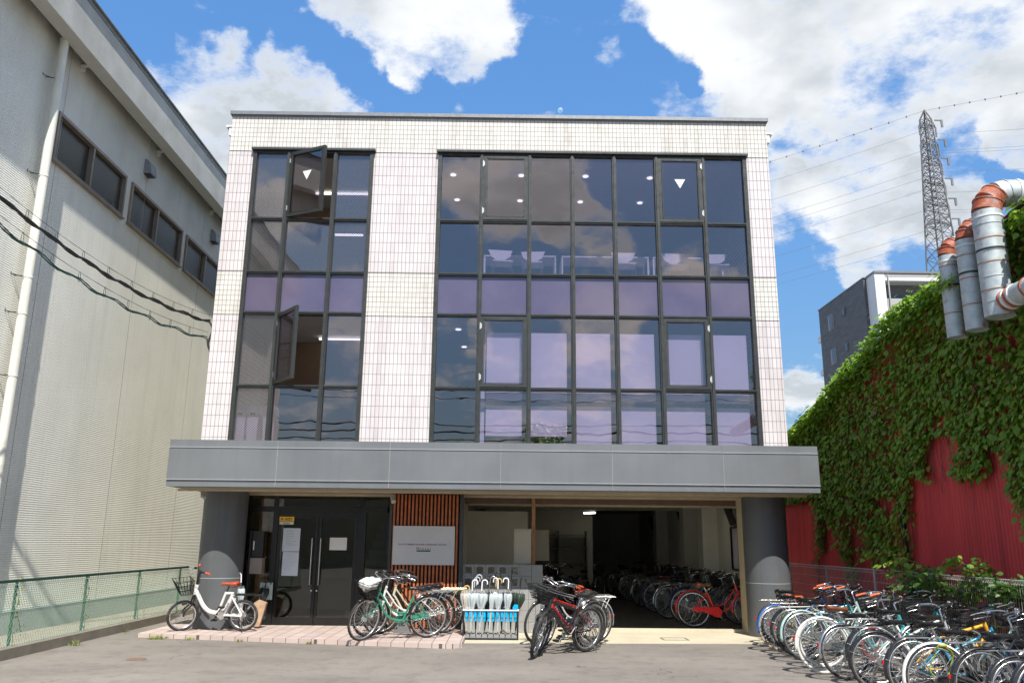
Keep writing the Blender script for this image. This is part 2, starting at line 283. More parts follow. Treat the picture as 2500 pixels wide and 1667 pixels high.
# ------------------------------------------------------------------ mesh helpers
class MB:
    def __init__(s): s.v = []; s.f = []; s.smooth = []
    def add(s, vs, fs, sm=False):
        o = len(s.v); s.v += [tuple(v) for v in vs]; s.f += [tuple(i+o for i in f) for f in fs]; s.smooth += [sm]*len(fs); return s
    def box(s, a, b):
        x0, x1 = sorted((a[0], b[0])); y0, y1 = sorted((a[1], b[1])); z0, z1 = sorted((a[2], b[2]))
        vs = [(x0,y0,z0),(x1,y0,z0),(x1,y1,z0),(x0,y1,z0),(x0,y0,z1),(x1,y0,z1),(x1,y1,z1),(x0,y1,z1)]
        return s.add(vs, [(0,3,2,1),(4,5,6,7),(0,1,5,4),(1,2,6,5),(2,3,7,6),(3,0,4,7)])
    def obox(s, c, ux, uy, uz, hx, hy, hz):
        c = Vector(c); ux, uy, uz = Vector(ux).normalized()*hx, Vector(uy).normalized()*hy, Vector(uz).normalized()*hz
        vs = [c+a*ux+b*uy+d*uz for d in (-1, 1) for a, b in ((-1,-1),(1,-1),(1,1),(-1,1))]
        return s.add(vs, [(0,3,2,1),(4,5,6,7),(0,1,5,4),(1,2,6,5),(2,3,7,6),(3,0,4,7)])
    def tube(s, pts, r, n=8, closed=False, cap=True):
        pts = [Vector(p) for p in pts]; k = len(pts); rr = r if isinstance(r, (list, tuple)) else [r]*k
        vs = []; prev = None
        for i, p in enumerate(pts):
            if closed: t = pts[(i+1) % k]-pts[i-1]
            else: t = pts[min(i+1, k-1)]-pts[max(i-1, 0)]
            t = t.normalized() if t.length > 1e-9 else Vector((0, 0, 1))
            if prev is None: a = Vector((0, 0, 1)) if abs(t.z) < .9 else Vector((1, 0, 0)); a = (a-t*a.dot(t)).normalized()
            else: a = prev-t*prev.dot(t); a = a.normalized() if a.length > 1e-6 else t.orthogonal().normalized()
            prev = a; b = t.cross(a)
            vs += [p+(a*cos(2*pi*j/n)+b*sin(2*pi*j/n))*rr[i] for j in range(n)]
        fs = []
        for i in range(k if closed else k-1):
            i2 = (i+1) % k
            fs += [(i*n+j, i*n+(j+1) % n, i2*n+(j+1) % n, i2*n+j) for j in range(n)]
        s.add(vs, fs, True)
        if cap and not closed and n > 2:
            s.add(vs[:n], [tuple(range(n))[::-1]]); s.add(vs[-n:], [tuple(range(n))])
        return s
    def torus(s, c, R, r, n=36, k=8, sy=1.):
        c = Vector(c); vs = []
        for i in range(n):
            a = 2*pi*i/n
            for j in range(k):
                b = 2*pi*j/k; q = R+r*cos(b); vs.append(c+Vector((q*cos(a), r*sin(b)*sy, q*sin(a))))
        return s.add(vs, [(i*k+j, i*k+(j+1) % k, ((i+1) % n)*k+(j+1) % k, ((i+1) % n)*k+j) for i in range(n) for j in range(k)], True)
    def prism(s, poly, ax, a, b):
        """extrude 2-D polygon along axis ax (0,1,2) from a to b; poly in the other two axes in order"""
        def P(p, t):
            l = list(p); l.insert(ax, t); return tuple(l)
        n = len(poly); vs = [P(p, a) for p in poly]+[P(p, b) for p in poly]
        return s.add(vs, [tuple(range(n))[::-1], tuple(range(n, 2*n))]+[(i, (i+1) % n, n+(i+1) % n, n+i) for i in range(n)])
    def cyl(s, c, r, h, n=24, r2=None):
        r2 = r if r2 is None else r2
        return s.tube([c, (c[0], c[1], c[2]+h)], [r, r2], n)
    def fender(s, c, R, w, a0, a1, n=20, t=.003):
        c = Vector(c); prof = [(-w, -.012), (-w*.7, .004), (0, .009), (w*.7, .004), (w, -.012)]
        prof = prof+[(y, d-t) for y, d in prof[::-1]]; k = len(prof); vs = []
        for i in range(n+1):
            a = a0+(a1-a0)*i/n
            vs += [c+Vector(((R+d)*cos(a), y, (R+d)*sin(a))) for y, d in prof]
        return s.add(vs, [(i*k+j, i*k+(j+1) % k, (i+1)*k+(j+1) % k, (i+1)*k+j) for i in range(n) for j in range(k)]+[tuple(range(k)), tuple(range(n*k, n*k+k))[::-1]], True)
    def mesh(s, name):
        me = bpy.data.meshes.new(name); me.from_pydata(s.v, [], s.f); me.validate()
        if len(me.polygons) == len(s.smooth): me.polygons.foreach_set('use_smooth', s.smooth)
        bm = bmesh.new(); bm.from_mesh(me); bmesh.ops.recalc_face_normals(bm, faces=bm.faces); bm.to_mesh(me); bm.free()
        if any(s.smooth):
            me.update()
            for e in me.edges: pass
        return me
    def build(s, name, material, parent=None):
        me = s.mesh(name); me.materials.append(material); o = bpy.data.objects.new(name, me); C.objects.link(o)
        if parent is not None: o.parent = parent
        return o
def tag(o, label=None, cat=None, group=None, kind=None):
    if label: o['label'] = label
    if cat: o['category'] = cat
    if group: o['group'] = group
    if kind: o['kind'] = kind
    return o
def empty(name, label, cat, group=None, loc=(0, 0, 0)):
    o = bpy.data.objects.new(name, None); C.objects.link(o); o.location = loc; o.empty_display_size = .2
    return tag(o, label, cat, group)
def structure(o): o['kind'] = 'structure'; return o
def copy_tree(o, parent=None):
    c = o.copy(); C.objects.link(c)
    if parent is not None: c.parent = parent
    for ch in list(o.children): copy_tree(ch, c)
    return c
def text_mesh(s, size, depth=.002, align='LEFT', shear=0.):
    cu = bpy.data.curves.new('t', 'FONT'); cu.body = s; cu.size = size; cu.extrude = depth; cu.align_x = align; cu.shear = shear
    o = bpy.data.objects.new('t', cu); C.objects.link(o); bpy.context.view_layer.update()
    me = bpy.data.meshes.new_from_object(o.evaluated_get(bpy.context.evaluated_depsgraph_get()))
    bpy.data.objects.remove(o); bpy.data.curves.remove(cu); me.materials.clear(); return me
def text(s, name, size, loc, material, parent=None, align='LEFT', rot=(pi/2, 0, 0), bold=0., sx=1., shear=0.):
    me = text_mesh(s, size, align=align, shear=shear); me.materials.append(material)
    o = bpy.data.objects.new(name, me); C.objects.link(o); o.location = loc; o.rotation_euler = rot; o.scale = (sx, 1, 1)
    if parent is not None: o.parent = parent
    return o
def smooth_path(pts, n=6):
    """Catmull-Rom through pts"""
    P = [Vector(p) for p in pts]; P = [P[0]*2-P[1]]+P+[P[-1]*2-P[-2]]; out = []
    for i in range(1, len(P)-2):
        for j in range(n):
            t = j/n; a, b, c, d = P[i-1], P[i], P[i+1], P[i+2]
            out.append(.5*((2*b)+(c-a)*t+(2*a-5*b+4*c-d)*t*t+(3*b-a-3*c+d)*t**3))
    out.append(P[-2]); return out

# ================================================================== ground
b = MB(); b.add([(-600, -600, 0), (600, -600, 0), (600, 900, 0), (-600, 900, 0)], [(0, 1, 2, 3)])
structure(b.build('ground', M_asph))
# raised tiled porch before the doors
b = MB(); b.prism([(-6.02, 14.42), (-.80, 13.30), (-.62, 13.42), (-.62, 15.95), (-6.02, 15.95)], 2, .001, .07)
structure(b.build('porch', M_porch))
b = MB(); b.prism([(-.61, 14.02), (4.7, 14.32), (5.25, 14.55), (5.25, 15.93), (-.61, 15.93)], 2, .001, .010)
structure(b.build('concrete_apron', M_conc))
b = MB(); b.box((-.61, 15.94, .001), (4.6, 16.04, .065)); structure(b.build('threshold', M_conc))
# block kerb under the left fence, with a dirt strip behind it
kb = MB(); y = 4.0
while y < 17.4:
    kb.box((-6.74, y, 0), (-6.60, y+.395, .14)); y += .40
structure(kb.build('kerb', M_kerb))
b = MB(); b.box((-7.8, 3, -.1), (-6.745, 24, .10)); structure(b.build('dirt_strip', M_dirt))
b = MB(); b.box((5.86, 5, -.1), (6.9, 24, .05)); structure(b.build('dirt_verge', M_dirt))
# rusty round cover and small inspection cover
b = MB(); b.cyl((-4.95, 11.9, .0), .13, .005, 28); tag(b.build('utility_cover', mat('rusty_iron', (.20, .115, .08), .7, var=.3, scale=20)), 'small rusty round cover set flush in the asphalt', 'utility cover')
t = MB()
for a in ((2.72, 14.62, 3.16, 14.645), (2.72, 14.98, 3.16, 15.005), (2.72, 14.645, 2.745, 14.98), (3.135, 14.645, 3.16, 14.98)): t.box((a[0], a[1], .008), (a[2], a[3], .016))
tag(t.build('inspection_cover', mat('cover_frame', (.20, .18, .13), .7, var=.3, scale=12)), 'square inspection cover frame in the pale concrete apron', 'inspection cover')

# ================================================================== main building
BL_ = empty('school_building', 'three storey white tiled building with dark glazed bays and a grey canopy', 'building', None, (0, 15.1, 0))
BL_.location = (0, 0, 0)
Y0 = 15.1; XL, XR = -5.55, 5.21
P = BL_
def part(name, mb, m_, parent=None): return mb.build(name, m_, parent or P)
# tile facing: parapet band and mid band cream, rest pinkish
b = MB(); b.box((XL, Y0, 9.10), (XR, Y0+.3, 9.87)); part('parapet_tiling', b, M_tileS)
for x0, x1 in ((XL, -5.05), (-2.66, -1.38), (4.75, XR)):
    b = MB(); b.box((x0, Y0, 5.73), (x1, Y0+.3, 6.575)); part('band_tiling', b, M_tileS)
    b = MB(); b.box((x0, Y0-.001, 6.59), (x1, Y0+.3, 9.085)); part('wall_tiling', b, M_tileL)
    b = MB(); b.box((x0, Y0-.001, 3.22), (x1, Y0+.3, 5.715)); part('wall_tiling', b, M_tileL)
b = MB()   # recessed joint lines between the courses
b.box((XL+.005, Y0+.012, 9.08), (XR-.005, Y0+.2, 9.105))
for z in (5.71, 6.57):
    for x0, x1 in ((XL+.005, -5.06), (-2.65, -1.39), (4.76, XR-.005)): b.box((x0, Y0+.012, z), (x1, Y0+.2, z+.025))
part('expansion_joint', b, M_rubber)
b = MB()   # side walls (as shells), rear wall, roof
b.box((XL, Y0+.3, 2.46), (XL+.2, 31, 9.87)); part('side_wall', b, M_tileSs)
b = MB(); b.box((XR-.2, Y0+.3, 2.46), (XR, 31, 9.87)); part('side_wall', b, M_tileSs)
b = MB(); b.box((XL+.2, 30.8, .0), (XR-.2, 31, 9.87)); part('rear_wall', b, M_wall_in)
b = MB(); b.box((XL+.2, Y0+.3, 9.3), (XR-.2, 30.8, 9.5)); part('roof_slab', b, M_ceil)
b = MB(); b.box((XL-.03, Y0-.06, 9.872), (XR+.03, Y0+.4, 9.945)); b.box((XL-.03, Y0+.4, 9.872), (XL+.3, 31.05, 9.945)); b.box((XR-.3, Y0+.4, 9.872), (XR+.03, 31.05, 9.945))
b.box((XL-.015, Y0-.03, 9.85), (XR+.015, Y0-.001, 9.871)); part('parapet_cap', b, M_cap)
for sgn, xs in ((-1, XL), (1, XR)):   # side gutters seen end on
    b = MB(); b.box((xs+sgn*.002, 15.8, 9.80), (xs+sgn*.30, 30.9, 9.98)); b.box((xs+sgn*.002, 15.84, 9.70), (xs+sgn*.24, 30.9, 9.797)); b.box((xs+sgn*.31, 15.78, 9.975), (xs+sgn*.36, 30.9, 10.02)); b.box((xs+sgn*.002, 15.78, 9.983), (xs+sgn*.306, 30.9, 10.02))
    part('gutter', b, M_white)

# ---- glazed bays
ROWS = [(3.22, 4.32), (4.38, 5.73), (5.79, 6.55), (6.59, 7.63), (7.69, 9.055)]   # glass z ranges
ZT = [4.35, 5.76, 6.57, 7.66]
def bay(x0, x1, mull, wired, openings, name):
    fr = MB(); yf = Y0-.045
    fr.box((x0-.0, yf, 3.22), (x0+.075, Y0+.12, 9.09)); fr.box((x1-.075, yf, 3.22), (x1, Y0+.12, 9.09))
    fr.box((x0+.076, yf+.01, 9.055), (x1-.076, Y0+.12, 9.09))
    fr.box((x0-.03, yf-.05, 9.095), (x1+.03, Y0+.02, 9.14))          # drip cap
    for xm in mull:
        fr.box((xm-.04, yf, 3.22), (xm+.04, Y0+.12, 9.05)); fr.box((xm-.018, yf-.022, 3.22), (xm+.018, yf-.001, 9.05))
    xs = [x0+.075]+[v for xm in mull for v in (xm-.041, xm+.041)]+[x1-.075]
    cells = [(xs[i], xs[i+1]) for i in range(0, len(xs), 2)]
    for z in ZT:
        for a, c in cells:
            fr.box((a, yf+.012, z-.03), (c, Y0+.11, z+.03)); fr.box((a, yf-.004, z-.004), (c, yf+.011, z+.006))
    f = part('window_frame', fr, M_frame)
    for ci, (a, c) in enumerate(cells):
        for ri, (z0, z1) in enumerate(ROWS):
            zz0, zz1 = z0+.0, z1
            key = (ci, ri)
            if key in openings:
                kind, ang, tri = openings[key]
                h = empty_part('window_sash', None)
                sash(a, c, z0, z1, kind, ang, tri)
                continue
            g = MB(); g.box((a, Y0+.02, zz0), (c, Y0+.026, zz1))
            if ri == 2: g2 = part('spandrel_panel', g, M_span)
            else: part('window_pane', g, (G_upw if wired and (ri, ci) not in ((0, 2), (1, 2), (0, 1)) else G_up))
    return cells
def empty_part(*a): return None
def sash(a, c, z0, z1, side, ang, tri):
    """side-hung casement; local origin at the hinge, swinging out towards the street"""
    w = c-a; s = MB(); t = .055; hh = (z1-z0)
    y0, y1 = -.035, .02
    s.box((0, y0, 0), (t, y1, hh)); s.box((w-t, y0, 0), (w, y1, hh)); s.box((t, y0, 0), (w-t, y1, t)); s.box((t, y0, hh-t), (w-t, y1, hh))
    for q in (.062,):
        s.box((q, y0-.006, q), (q+.012, y0+.004, hh-q)); s.box((w-q-.012, y0-.006, q), (w-q, y0+.004, hh-q)); s.box((q, y0-.006, hh-q-.012), (w-q, y0+.004, hh-q)); s.box((q, y0-.006, q), (w-q, y0+.004, q+.012))
    if side == 'R':
        s.v = [(-x, y, z) for x, y, z in s.v]; s.f = [f[::-1] for f in s.f]
    o = s.build('window_sash', M_frame, P)
    o.location = ((a if side == 'L' else c), Y0-.012, z0)
    o.rotation_euler = (0, 0, -ang if side == 'L' else ang)
    sx = 1 if side == 'L' else -1
    g = MB(); g.box((sx*t, -.008, t), (sx*(w-t), -.002, hh-t)); g.build('window_pane', G_up, o)
    for zh in (.12, hh-.25):
        k = MB(); k.box((-sx*.028, -.045, zh), (-sx*.006, -.036, zh+.13)); k.box((-sx*.002, -.047, zh+.02), (sx*.014, -.036, zh+.11)); k.build('hinge', M_trim, o)
    if tri:
        k = MB(); cx_ = sx*w*.5; zc = hh*.60
        k.prism([(cx_-.105, zc+.09), (cx_+.105, zc+.09), (cx_, zc-.10)], 1, -.012, -.0095); k.build('access_mark', mat('white_sticker', (.85, .84, .78), .5, var=.02), o)
g = G('lavender_spandrel'); n = g.noise(.8, 5, .6); g.col(g.mix(g.mr(n, .3, .7, 0, 1), (.085, .070, .125), (.125, .105, .170)))
g.rough(.06); g.p.inputs['IOR'].default_value = 1.9; g.bump(g.noise(1.3, 2, .4), .05, .05); M_span = g.m
cl = bay(-5.05, -2.66, (-4.335, -3.415), True, {(1, 4): ('L', rad(25), True), (1, 1): ('L', rad(52), False)}, 'left')
cr = bay(-1.38, 4.75, (-.51, .435, 1.28, 2.11, 2.95, 3.875), False, {(1, 4): ('L', 0, False), (1, 1): ('L', 0, False), (5, 4): ('R', 0, True), (5, 1): ('R', 0, False)}, 'right')

# ---- upper interior
b = MB(); b.box((XL+.2, Y0+.3, 2.9), (XR-.2, 30.8, 3.15)); b.box((XL+.2, Y0+.3, 6.33), (XR-.2, 30.8, 6.55)); part('floor_slab', b, M_wall_in)
b = MB(); b.box((XL+.2, Y0+.35, 9.18), (XR-.2, 24, 9.295)); b.box((XL+.2, Y0+.35, 5.93), (XR-.2, 24, 6.1)); part('ceiling', b, M_ceil)
b = MB(); b.box((XL+.2, 24, 3.15), (XR-.2, 24.1, 9.18)); part('partition', b, M_wall_in)
b = MB(); b.box((-2.62, Y0+.31, 3.16), (-2.5, 23.9, 5.92)); b.box((-2.62, Y0+.31, 6.56), (-2.5, 23.9, 9.17)); b.box((XL+.21, 18.2, 3.16), (-2.63, 18.3, 5.92)); b.box((XL+.21, 18.2, 6.56), (-2.63, 18.3, 9.17)); part('partition', b, mat('stair_wall', (.36, .25, .17), .8, var=.1, scale=1))
for z0, z1 in ((3.16, 5.2), (6.56, 8.9)):
    b = MB(); b.box((-2.76, Y0+.4, z0), (-2.69, Y0+.47, z1)); part('wooden_post', b, M_woodl)
M_lamp = emis('ceiling_lamp_glow', (1., .98, .92), 1.5)
for z, k in ((9.17, ((-1.16, 16.23), (.29, 16.22), (1.66, 16.22), (3.04, 16.26), (-1.15, 17.55), (.29, 17.56), (1.67, 17.58), (3.04, 17.59))), (5.92, ((-1.0, 16.8), (-.95, 18.4)))):
    for x, y in k:
        b = MB(); b.cyl((x, y, z-.012), .06, .011, 20); part('downlight', b, M_lamp)
for x0, x1, y, z in ((-4.3, -2.9, 17.2, 9.12), (-4.1, -2.9, 17.6, 5.86), (-3.7, -3.1, 16.7, 7.95)):
    b = MB(); b.box((x0, y, z), (x1, y+.05, z+.035)); part('tube_lamp', b, M_lamp)
# roller blinds on the first floor
M_blind = mat('white_blind', (.80, .79, .80), .8, var=.04, scale=1.5)
for i, (a, c) in enumerate(cr[1:]):
    lo = (3.50, 3.50, 3.16, 3.16, 3.16, 3.16)[i]
    b = MB(); x0_ = a+.01; x1_ = c-.075
    b.box((x0_+(.10 if i == 0 else 0), Y0+.16, 4.15), (x1_, Y0+.164, 5.47)); part('blind', b, M_blind)
    b = MB(); b.box((x0_+(.10 if i == 0 else 0), Y0+.21, lo), (x1_, Y0+.214, 4.07)); part('blind', b, M_blind)
    if i == 0:
        b = MB(); b.box((a+.01, Y0+.24, 3.16), (a+.085, Y0+.245, 5.47)); part('blind', b, M_blind)

# ---- canopy
CY = 14.25; CX0, CX1 = -5.76, 5.425
b = MB(); b.box((CX0, CY, 2.575), (CX1, 15.095, 3.115)); b.box((CX0+.0, CY+.012, 2.455), (CX1, 15.9, 2.567)); b.box((CX0, CY+.012, 3.123), (CX1, 15.095, 3.25))
can = part('canopy', b, M_canopy)
b = MB(); b.box((CX0-.004, CY-.014, 3.116), (CX1+.004, 15.09, 3.122)); b.box((CX0-.004, CY-.014, 2.568), (CX1+.004, 15.09, 2.574)); b.build('trim', M_trim, can)
b = MB()
for x in (-3.9, -1.97, -.06, 1.86, 3.78): b.box((x-.004, CY-.004, 2.46), (x+.004, CY+.011, 3.245))
b.build('panel_joint', mat('joint_grey', (.30, .29, .26), .6), can)
b = MB(); b.box((CX0+.12, CY+.10, 2.436), (CX1-.12, 15.88, 2.453)); b.build('soffit', M_soffit, can)
b = MB(); b.box((CX0+.06, CY+.4, 2.40), (CX1-.1, CY+.43, 2.435)); b.box((-5.3, 15.85, 2.395), (5.2, 15.89, 2.435)); b.build('soffit_bead', mat('beige_bead', (.50, .42, .28), .5), can)
for x in (-4.3, -2.4, 1.2, 2.3):
    b = MB(); b.cyl((x, 15.15, 2.43), .05, .0055, 16); b.build('recessed_lamp', M_white, can)

# ---- columns
for cx_ in (-5.09, 4.79):
    b = MB(); b.cyl((cx_, 15.44, .0), .39, 2.436, 48); c_ = part('column', b, M_col)
    b = MB(); b.cyl((cx_, 15.44, .915), .392, .007, 48); b.build('joint_ring', M_trim, c_)

# ---- entrance: frames, doors and side lights
yd = 15.9; zb = .07
fr = MB()
XS = [-5.1, -4.8, -4.28, -2.67, -2.13]
fr.box((-5.2, yd, zb), (-4.78, yd+.1, 2.435))
for x, w in ((-4.28, .05), (-2.66, .075)): fr.box((x-w, yd-.02, zb), (x+w, yd+.1, 2.18))
fr.box((-4.78, yd-.01, 2.10), (-2.13, yd+.09, 2.20)); fr.box((-4.23, yd-.005, 2.02), (-2.735, yd+.08, 2.098))
for x in (-4.30, -2.68): fr.box((x-.04, yd, 2.201), (x+.04, yd+.08, 2.435))
fr.box((-2.19, yd-.01, zb), (-2.10, yd+.09, 2.435)); fr.box((-4.78, yd, zb+.0), (-4.33, yd+.07, zb+.09)); fr.box((-2.58, yd, zb), (-2.19, yd+.07, zb+.09))
fr.box((-4.22, yd-.0, zb-.0), (-2.74, yd+.07, zb+.012))
fr.box((-4.78, yd, 2.40), (-2.2, yd+.08, 2.434)); part('entrance_frame', fr, M_black)
for a, c, z0, z1 in ((-4.78, -4.33, .16, 2.10), (-2.585, -2.19, .16, 2.10), (-4.78, -4.34, 2.20, 2.40), (-4.26, -2.72, 2.20, 2.40), (-2.64, -2.19, 2.20, 2.40)):
    b = MB(); b.box((a, yd+.03, z0), (c, yd+.036, z1)); part('window_pane', b, G_door)
paper = mat('pale_blue_paper', (.56, .62, .68), .7, var=.03); paperw = mat('white_paper', (.70, .70, .66), .7, var=.03)
ink = mat('grey_ink', (.34, .37, .42), .7); inkd = mat('dark_ink', (.02, .02, .02), .6)
for sgn, (a, c) in ((-1, (-4.225, -3.475)), (1, (-3.465, -2.74))):
    d = MB(); wst = .052
    d.box((a, yd-.005, zb+.015), (a+wst, yd+.04, 2.018)); d.box((c-wst-.01, yd-.005, zb+.015), (c, yd+.04, 2.018)); d.box((a+wst, yd-.005, zb+.015), (c-wst-.01, yd+.04, zb+.14)); d.box((a+wst, yd-.005, 1.99), (c-wst-.01, yd+.04, 2.018))
    o = part('door', d, M_black)
    if sgn < 0: o['label'] = 'left glass door leaf with notices taped to it'
    else: o['label'] = 'right glass door leaf with one white sheet'
    b = MB(); b.box((a+wst, yd+.012, .21), (c-wst-.01, yd+.018, 1.99)); b.build('window_pane', G_door, o)
    hx = -3.565 if sgn < 0 else -3.405
    b = MB(); b.tube([(hx, yd-.06, .78), (hx, yd-.06, 1.62)], .014, 10); b.tube([(hx, yd-.06, .90), (hx, yd, .90)], .009, 6); b.tube([(hx, yd-.06, 1.5), (hx, yd, 1.5)], .009, 6); b.build('handle', M_chrome, o)
    b = MB(); b.cyl((hx+.012*sgn, yd-.02, .66), .016, .004, 12); b.tube([(hx+.03*sgn*-1, yd-.018, .68), (hx+.03*sgn*-1, yd-.004, .68)], .016, 12); b.build('lock', M_chrome, o)
    if sgn < 0:
        for z0, z1 in ((1.378, 1.80), (.94, 1.368)):
            b = MB(); b.box((-4.13+.02*(z0 < 1), yd+.004, z0), (-3.81, yd+.008, z1)); q = b.build('notice', paper, o)
            b = MB()
            for i in range(9):
                zz = z1-.05-i*.032; x0_ = -4.08+random.random()*.03; b.box((x0_, yd+.002, zz), (x0_+.10+random.random()*.11, yd+.0035, zz+.006))
            b.build('printing', ink, q)
    else:
        b = MB(); b.box((-3.25, yd+.004, 1.41), (-2.93, yd+.008, 1.635)); b.build('notice', paperw, o)
# AED sticker
ae = MB(); ae.box((-4.215, yd-.0125, 1.925), (-3.94, yd-.0065, 2.01)); ae_ = ae.build('safety_sign', mat('sign_yellow', (.85, .52, .02), .5, var=.02)); tag(ae_, 'yellow AED sign with a red heart on the left glass door', 'sign')
text('AED', 'lettering', .068, (-4.115, yd-.014, 1.943), inkd, ae_, sx=1.05)
b = MB(); hp = []
for i in range(28):
    a = 2*pi*i/28; hp.append((-4.168+.0016*16*sin(a)**3, 1.965+.0017*(13*cos(a)-5*cos(2*a)-2*cos(3*a)-cos(4*a))))
b.prism(hp, 1, yd-.0160, yd-.0135); b.build('heart_mark', mat('sign_red', (.65, .02, .02), .5), ae_)
b = MB(); b.box((-4.21, yd-.0125, 1.868), (-3.945, yd-.0065, 1.915)); o = b.build('label_strip', paperw, ae_)
b = MB()
for i in range(6): b.box((-4.14+i*.021, yd-.0145, 1.884), (-4.14+i*.021+.015, yd-.0128, 1.898))
b.build('lettering', inkd, ae_)

# ---- lobby behind the doors
b = MB(); b.box((XL+.1, 19.6, 0), (-.9, 19.7, 2.9)); b.box((XL+.0, 16.05, 0), (XL+.12, 19.6, 2.9)); part('lobby_wall', b, mat('lobby_wall_olive', (.42, .40, .27), .8, var=.1, scale=1))
b = MB(); b.box((XL+.12, 16.0, -.05), (-.9, 19.6, .06)); part('lobby_floor', b, mat('lobby_floor', (.30, .28, .24), .35, var=.2, scale=2))
b = MB()
for i in range(10): b.box((-3.1+.03*i, 17.0+i*.26, .06+i*.19), (-1.3, 17.24+i*.26, .06+(i+1)*.19))
part('stairs', b, mat('stair_grey', (.45, .44, .38), .6, var=.1))
b = MB(); b.box((-4.72, 16.35, .06), (-4.55, 16.45, 2.4)); part('wooden_post', b, M_wood)
b = MB(); b.box((XL+.12, 16.05, 2.5), (-.9, 19.6, 2.9)); part('lobby_ceiling', b, M_wall_in)
b = MB(); b.box((-1.0, 15.6, 0), (-.75, 30.8, 2.9)); part('partition', b, M_wall_dk)

# ---- slat screen
ys = 15.45
b = MB(); b.box((-2.03, ys+.05, .07), (-.81, ys+.11, 2.435)); scr = part('slat_screen', b, mat('screen_backing', (.022, .018, .016), .8))
b = MB(); i = 0
while -2.025+i*.068 < -.83:
    x = -2.025+i*.068; b.box((x, ys, .09), (x+.034, ys+.045, 2.42)); i += 1
b.build('slat', M_slat, scr)
b = MB(); b.box((-.80, ys-.02, .01), (-.735, ys+.12, 2.435)); part('post', b, M_frame)
b = MB(); b.box((-2.09, ys-.01, .07), (-2.04, ys+.12, 2.435)); part('post', b, M_frame)
b = MB(); b.box((.535, 15.9, .0), (.60, 16.0, 2.43)); part('wooden_post', b, M_wood)
# name board
sg = MB(); sg.box((-2.005, ys-.045, 1.172), (-.885, ys-.022, 1.855)); sb_ = sg.build('name_board', mat('white_sign_panel', (.60, .59, .58), .45, var=.03)); tag(sb_, 'white school name board mounted on the red slat screen', 'sign')
redi = mat('sign_text_red', (.50, .03, .02), .5); blki = mat('sign_text_dark', (.03, .03, .03), .5)
xx = -1.90; sz = .040
for wd, mm in (('KYOTO', redi), ('MINSAI', blki), ('JAPANESE', redi), ('LANGUAGE', blki), ('SCHOOL', blki)):
    o = text(wd, 'lettering', sz, (xx, ys-.047, 1.515), mm, sb_); w = max(v.co.x for v in o.data.vertices); xx += w+.018
text('M i n s a i', 'lettering', .066, (-1.445, ys-.047, 1.435), blki, sb_, align='CENTER')
b = MB(); b.box((-1.57, ys-.0475, 1.405), (-1.32, ys-.0455, 1.427)); b.build('logo_bar', blki, sb_)
# spot lamp and camera under the canopy
sp_ = MB(); sp_.tube([(-1.99, 14.86, 2.40), (-1.93, 14.72, 2.25)], .042, 16); sp_.tube([(-1.97, 14.9, 2.435), (-1.97, 14.84, 2.36)], .012, 8)
tag(sp_.build('spot_lamp', mat('brushed_grey', (.50, .49, .46), .35, .5)), 'small pale cylindrical spotlight hanging under the canopy above the slat screen', 'spotlight')
b = MB(); b.tube([(-5.30, 14.75, 2.42), (-5.27, 14.70, 2.30)], .035, 12); b.tube([(-5.33, 14.8, 2.435), (-5.30, 14.76, 2.38)], .018, 8); b.tube([(-5.30, 14.75, 2.36), (-5.22, 14.66, 2.28)], .03, 12)
tag(b.build('security_camera', mat('dull_beige', (.36, .33, .27), .5)), 'small beige security camera under the left end of the canopy', 'security camera')

# ---- block wall and locker
bw = empty('block_wall', 'low grey concrete block wall with square holes behind the umbrella rack', 'wall')
yb = 15.52
b = MB()
def block_row(b, x0, n, z0, z1, holes):
    for i in range(n):
        a = x0+i*.208; c = a+.204
        if holes[i]:
            h = .042; b.box((a, yb, z0), (a+h, yb+.12, z1-.004)); b.box((c-h, yb, z0), (c, yb+.12, z1-.004)); b.box((a+h, yb, z0), (c-h, yb+.12, z0+h)); b.box((a+h, yb, z1-.004-h), (c-h, yb+.12, z1-.004))
        else: b.box((a, yb, z0), (c, yb+.12, z1-.004))
block_row(b, -.73, 6, .985, 1.19, (1, 1, 1, 1, 1, 0)); block_row(b, -.73, 6, .78, .985, (1, 1, 1, 1, 1, 0))
for r in range(4):
    z0 = .01+r*.1925
    for i in range(4): b.box((-.73+(i*.4)-(0 if r % 2 else .0), yb, z0), (min(.70, -.73+i*.4+.396), yb+.12, z0+.1885))
b.build('block_face', M_block, bw)
b = MB(); b.box((.52, yb-.001, .78), (.72, yb+.12, 1.186)); b.build('end_pier', M_block, bw)
b = MB(); b.box((-.9, 17.4, 0), (.5, 17.5, 2.2)); part('partition', b, M_wall_dk)
lk = MB(); lk.box((.20, 15.72, 1.192), (.52, 15.95, 1.80)); lk.box((.19, 15.71, 1.80), (.53, 15.96, 1.825))
lk_ = lk.build('meter_cabinet', mat('cream_enamel', (.42, .38, .29), .5, var=.05)); tag(lk_, 'beige metal cabinet standing on the block wall beside the brown post', 'cabinet')
b = MB(); b.box((.225, 15.712, 1.21), (.50, 15.719, 1.785)); b.build('door', mat('cream_enamel_door', (.46, .41, .31), .5, var=.05), lk_)
lk = MB(); lk.box((.66, 18.5, 1.2), (1.0, 18.7, 1.85)); tag(lk.build('notice_board', mat('cream_board', (.40, .37, .30), .6)), 'pale board on the garage wall right of the brown post', 'notice board')

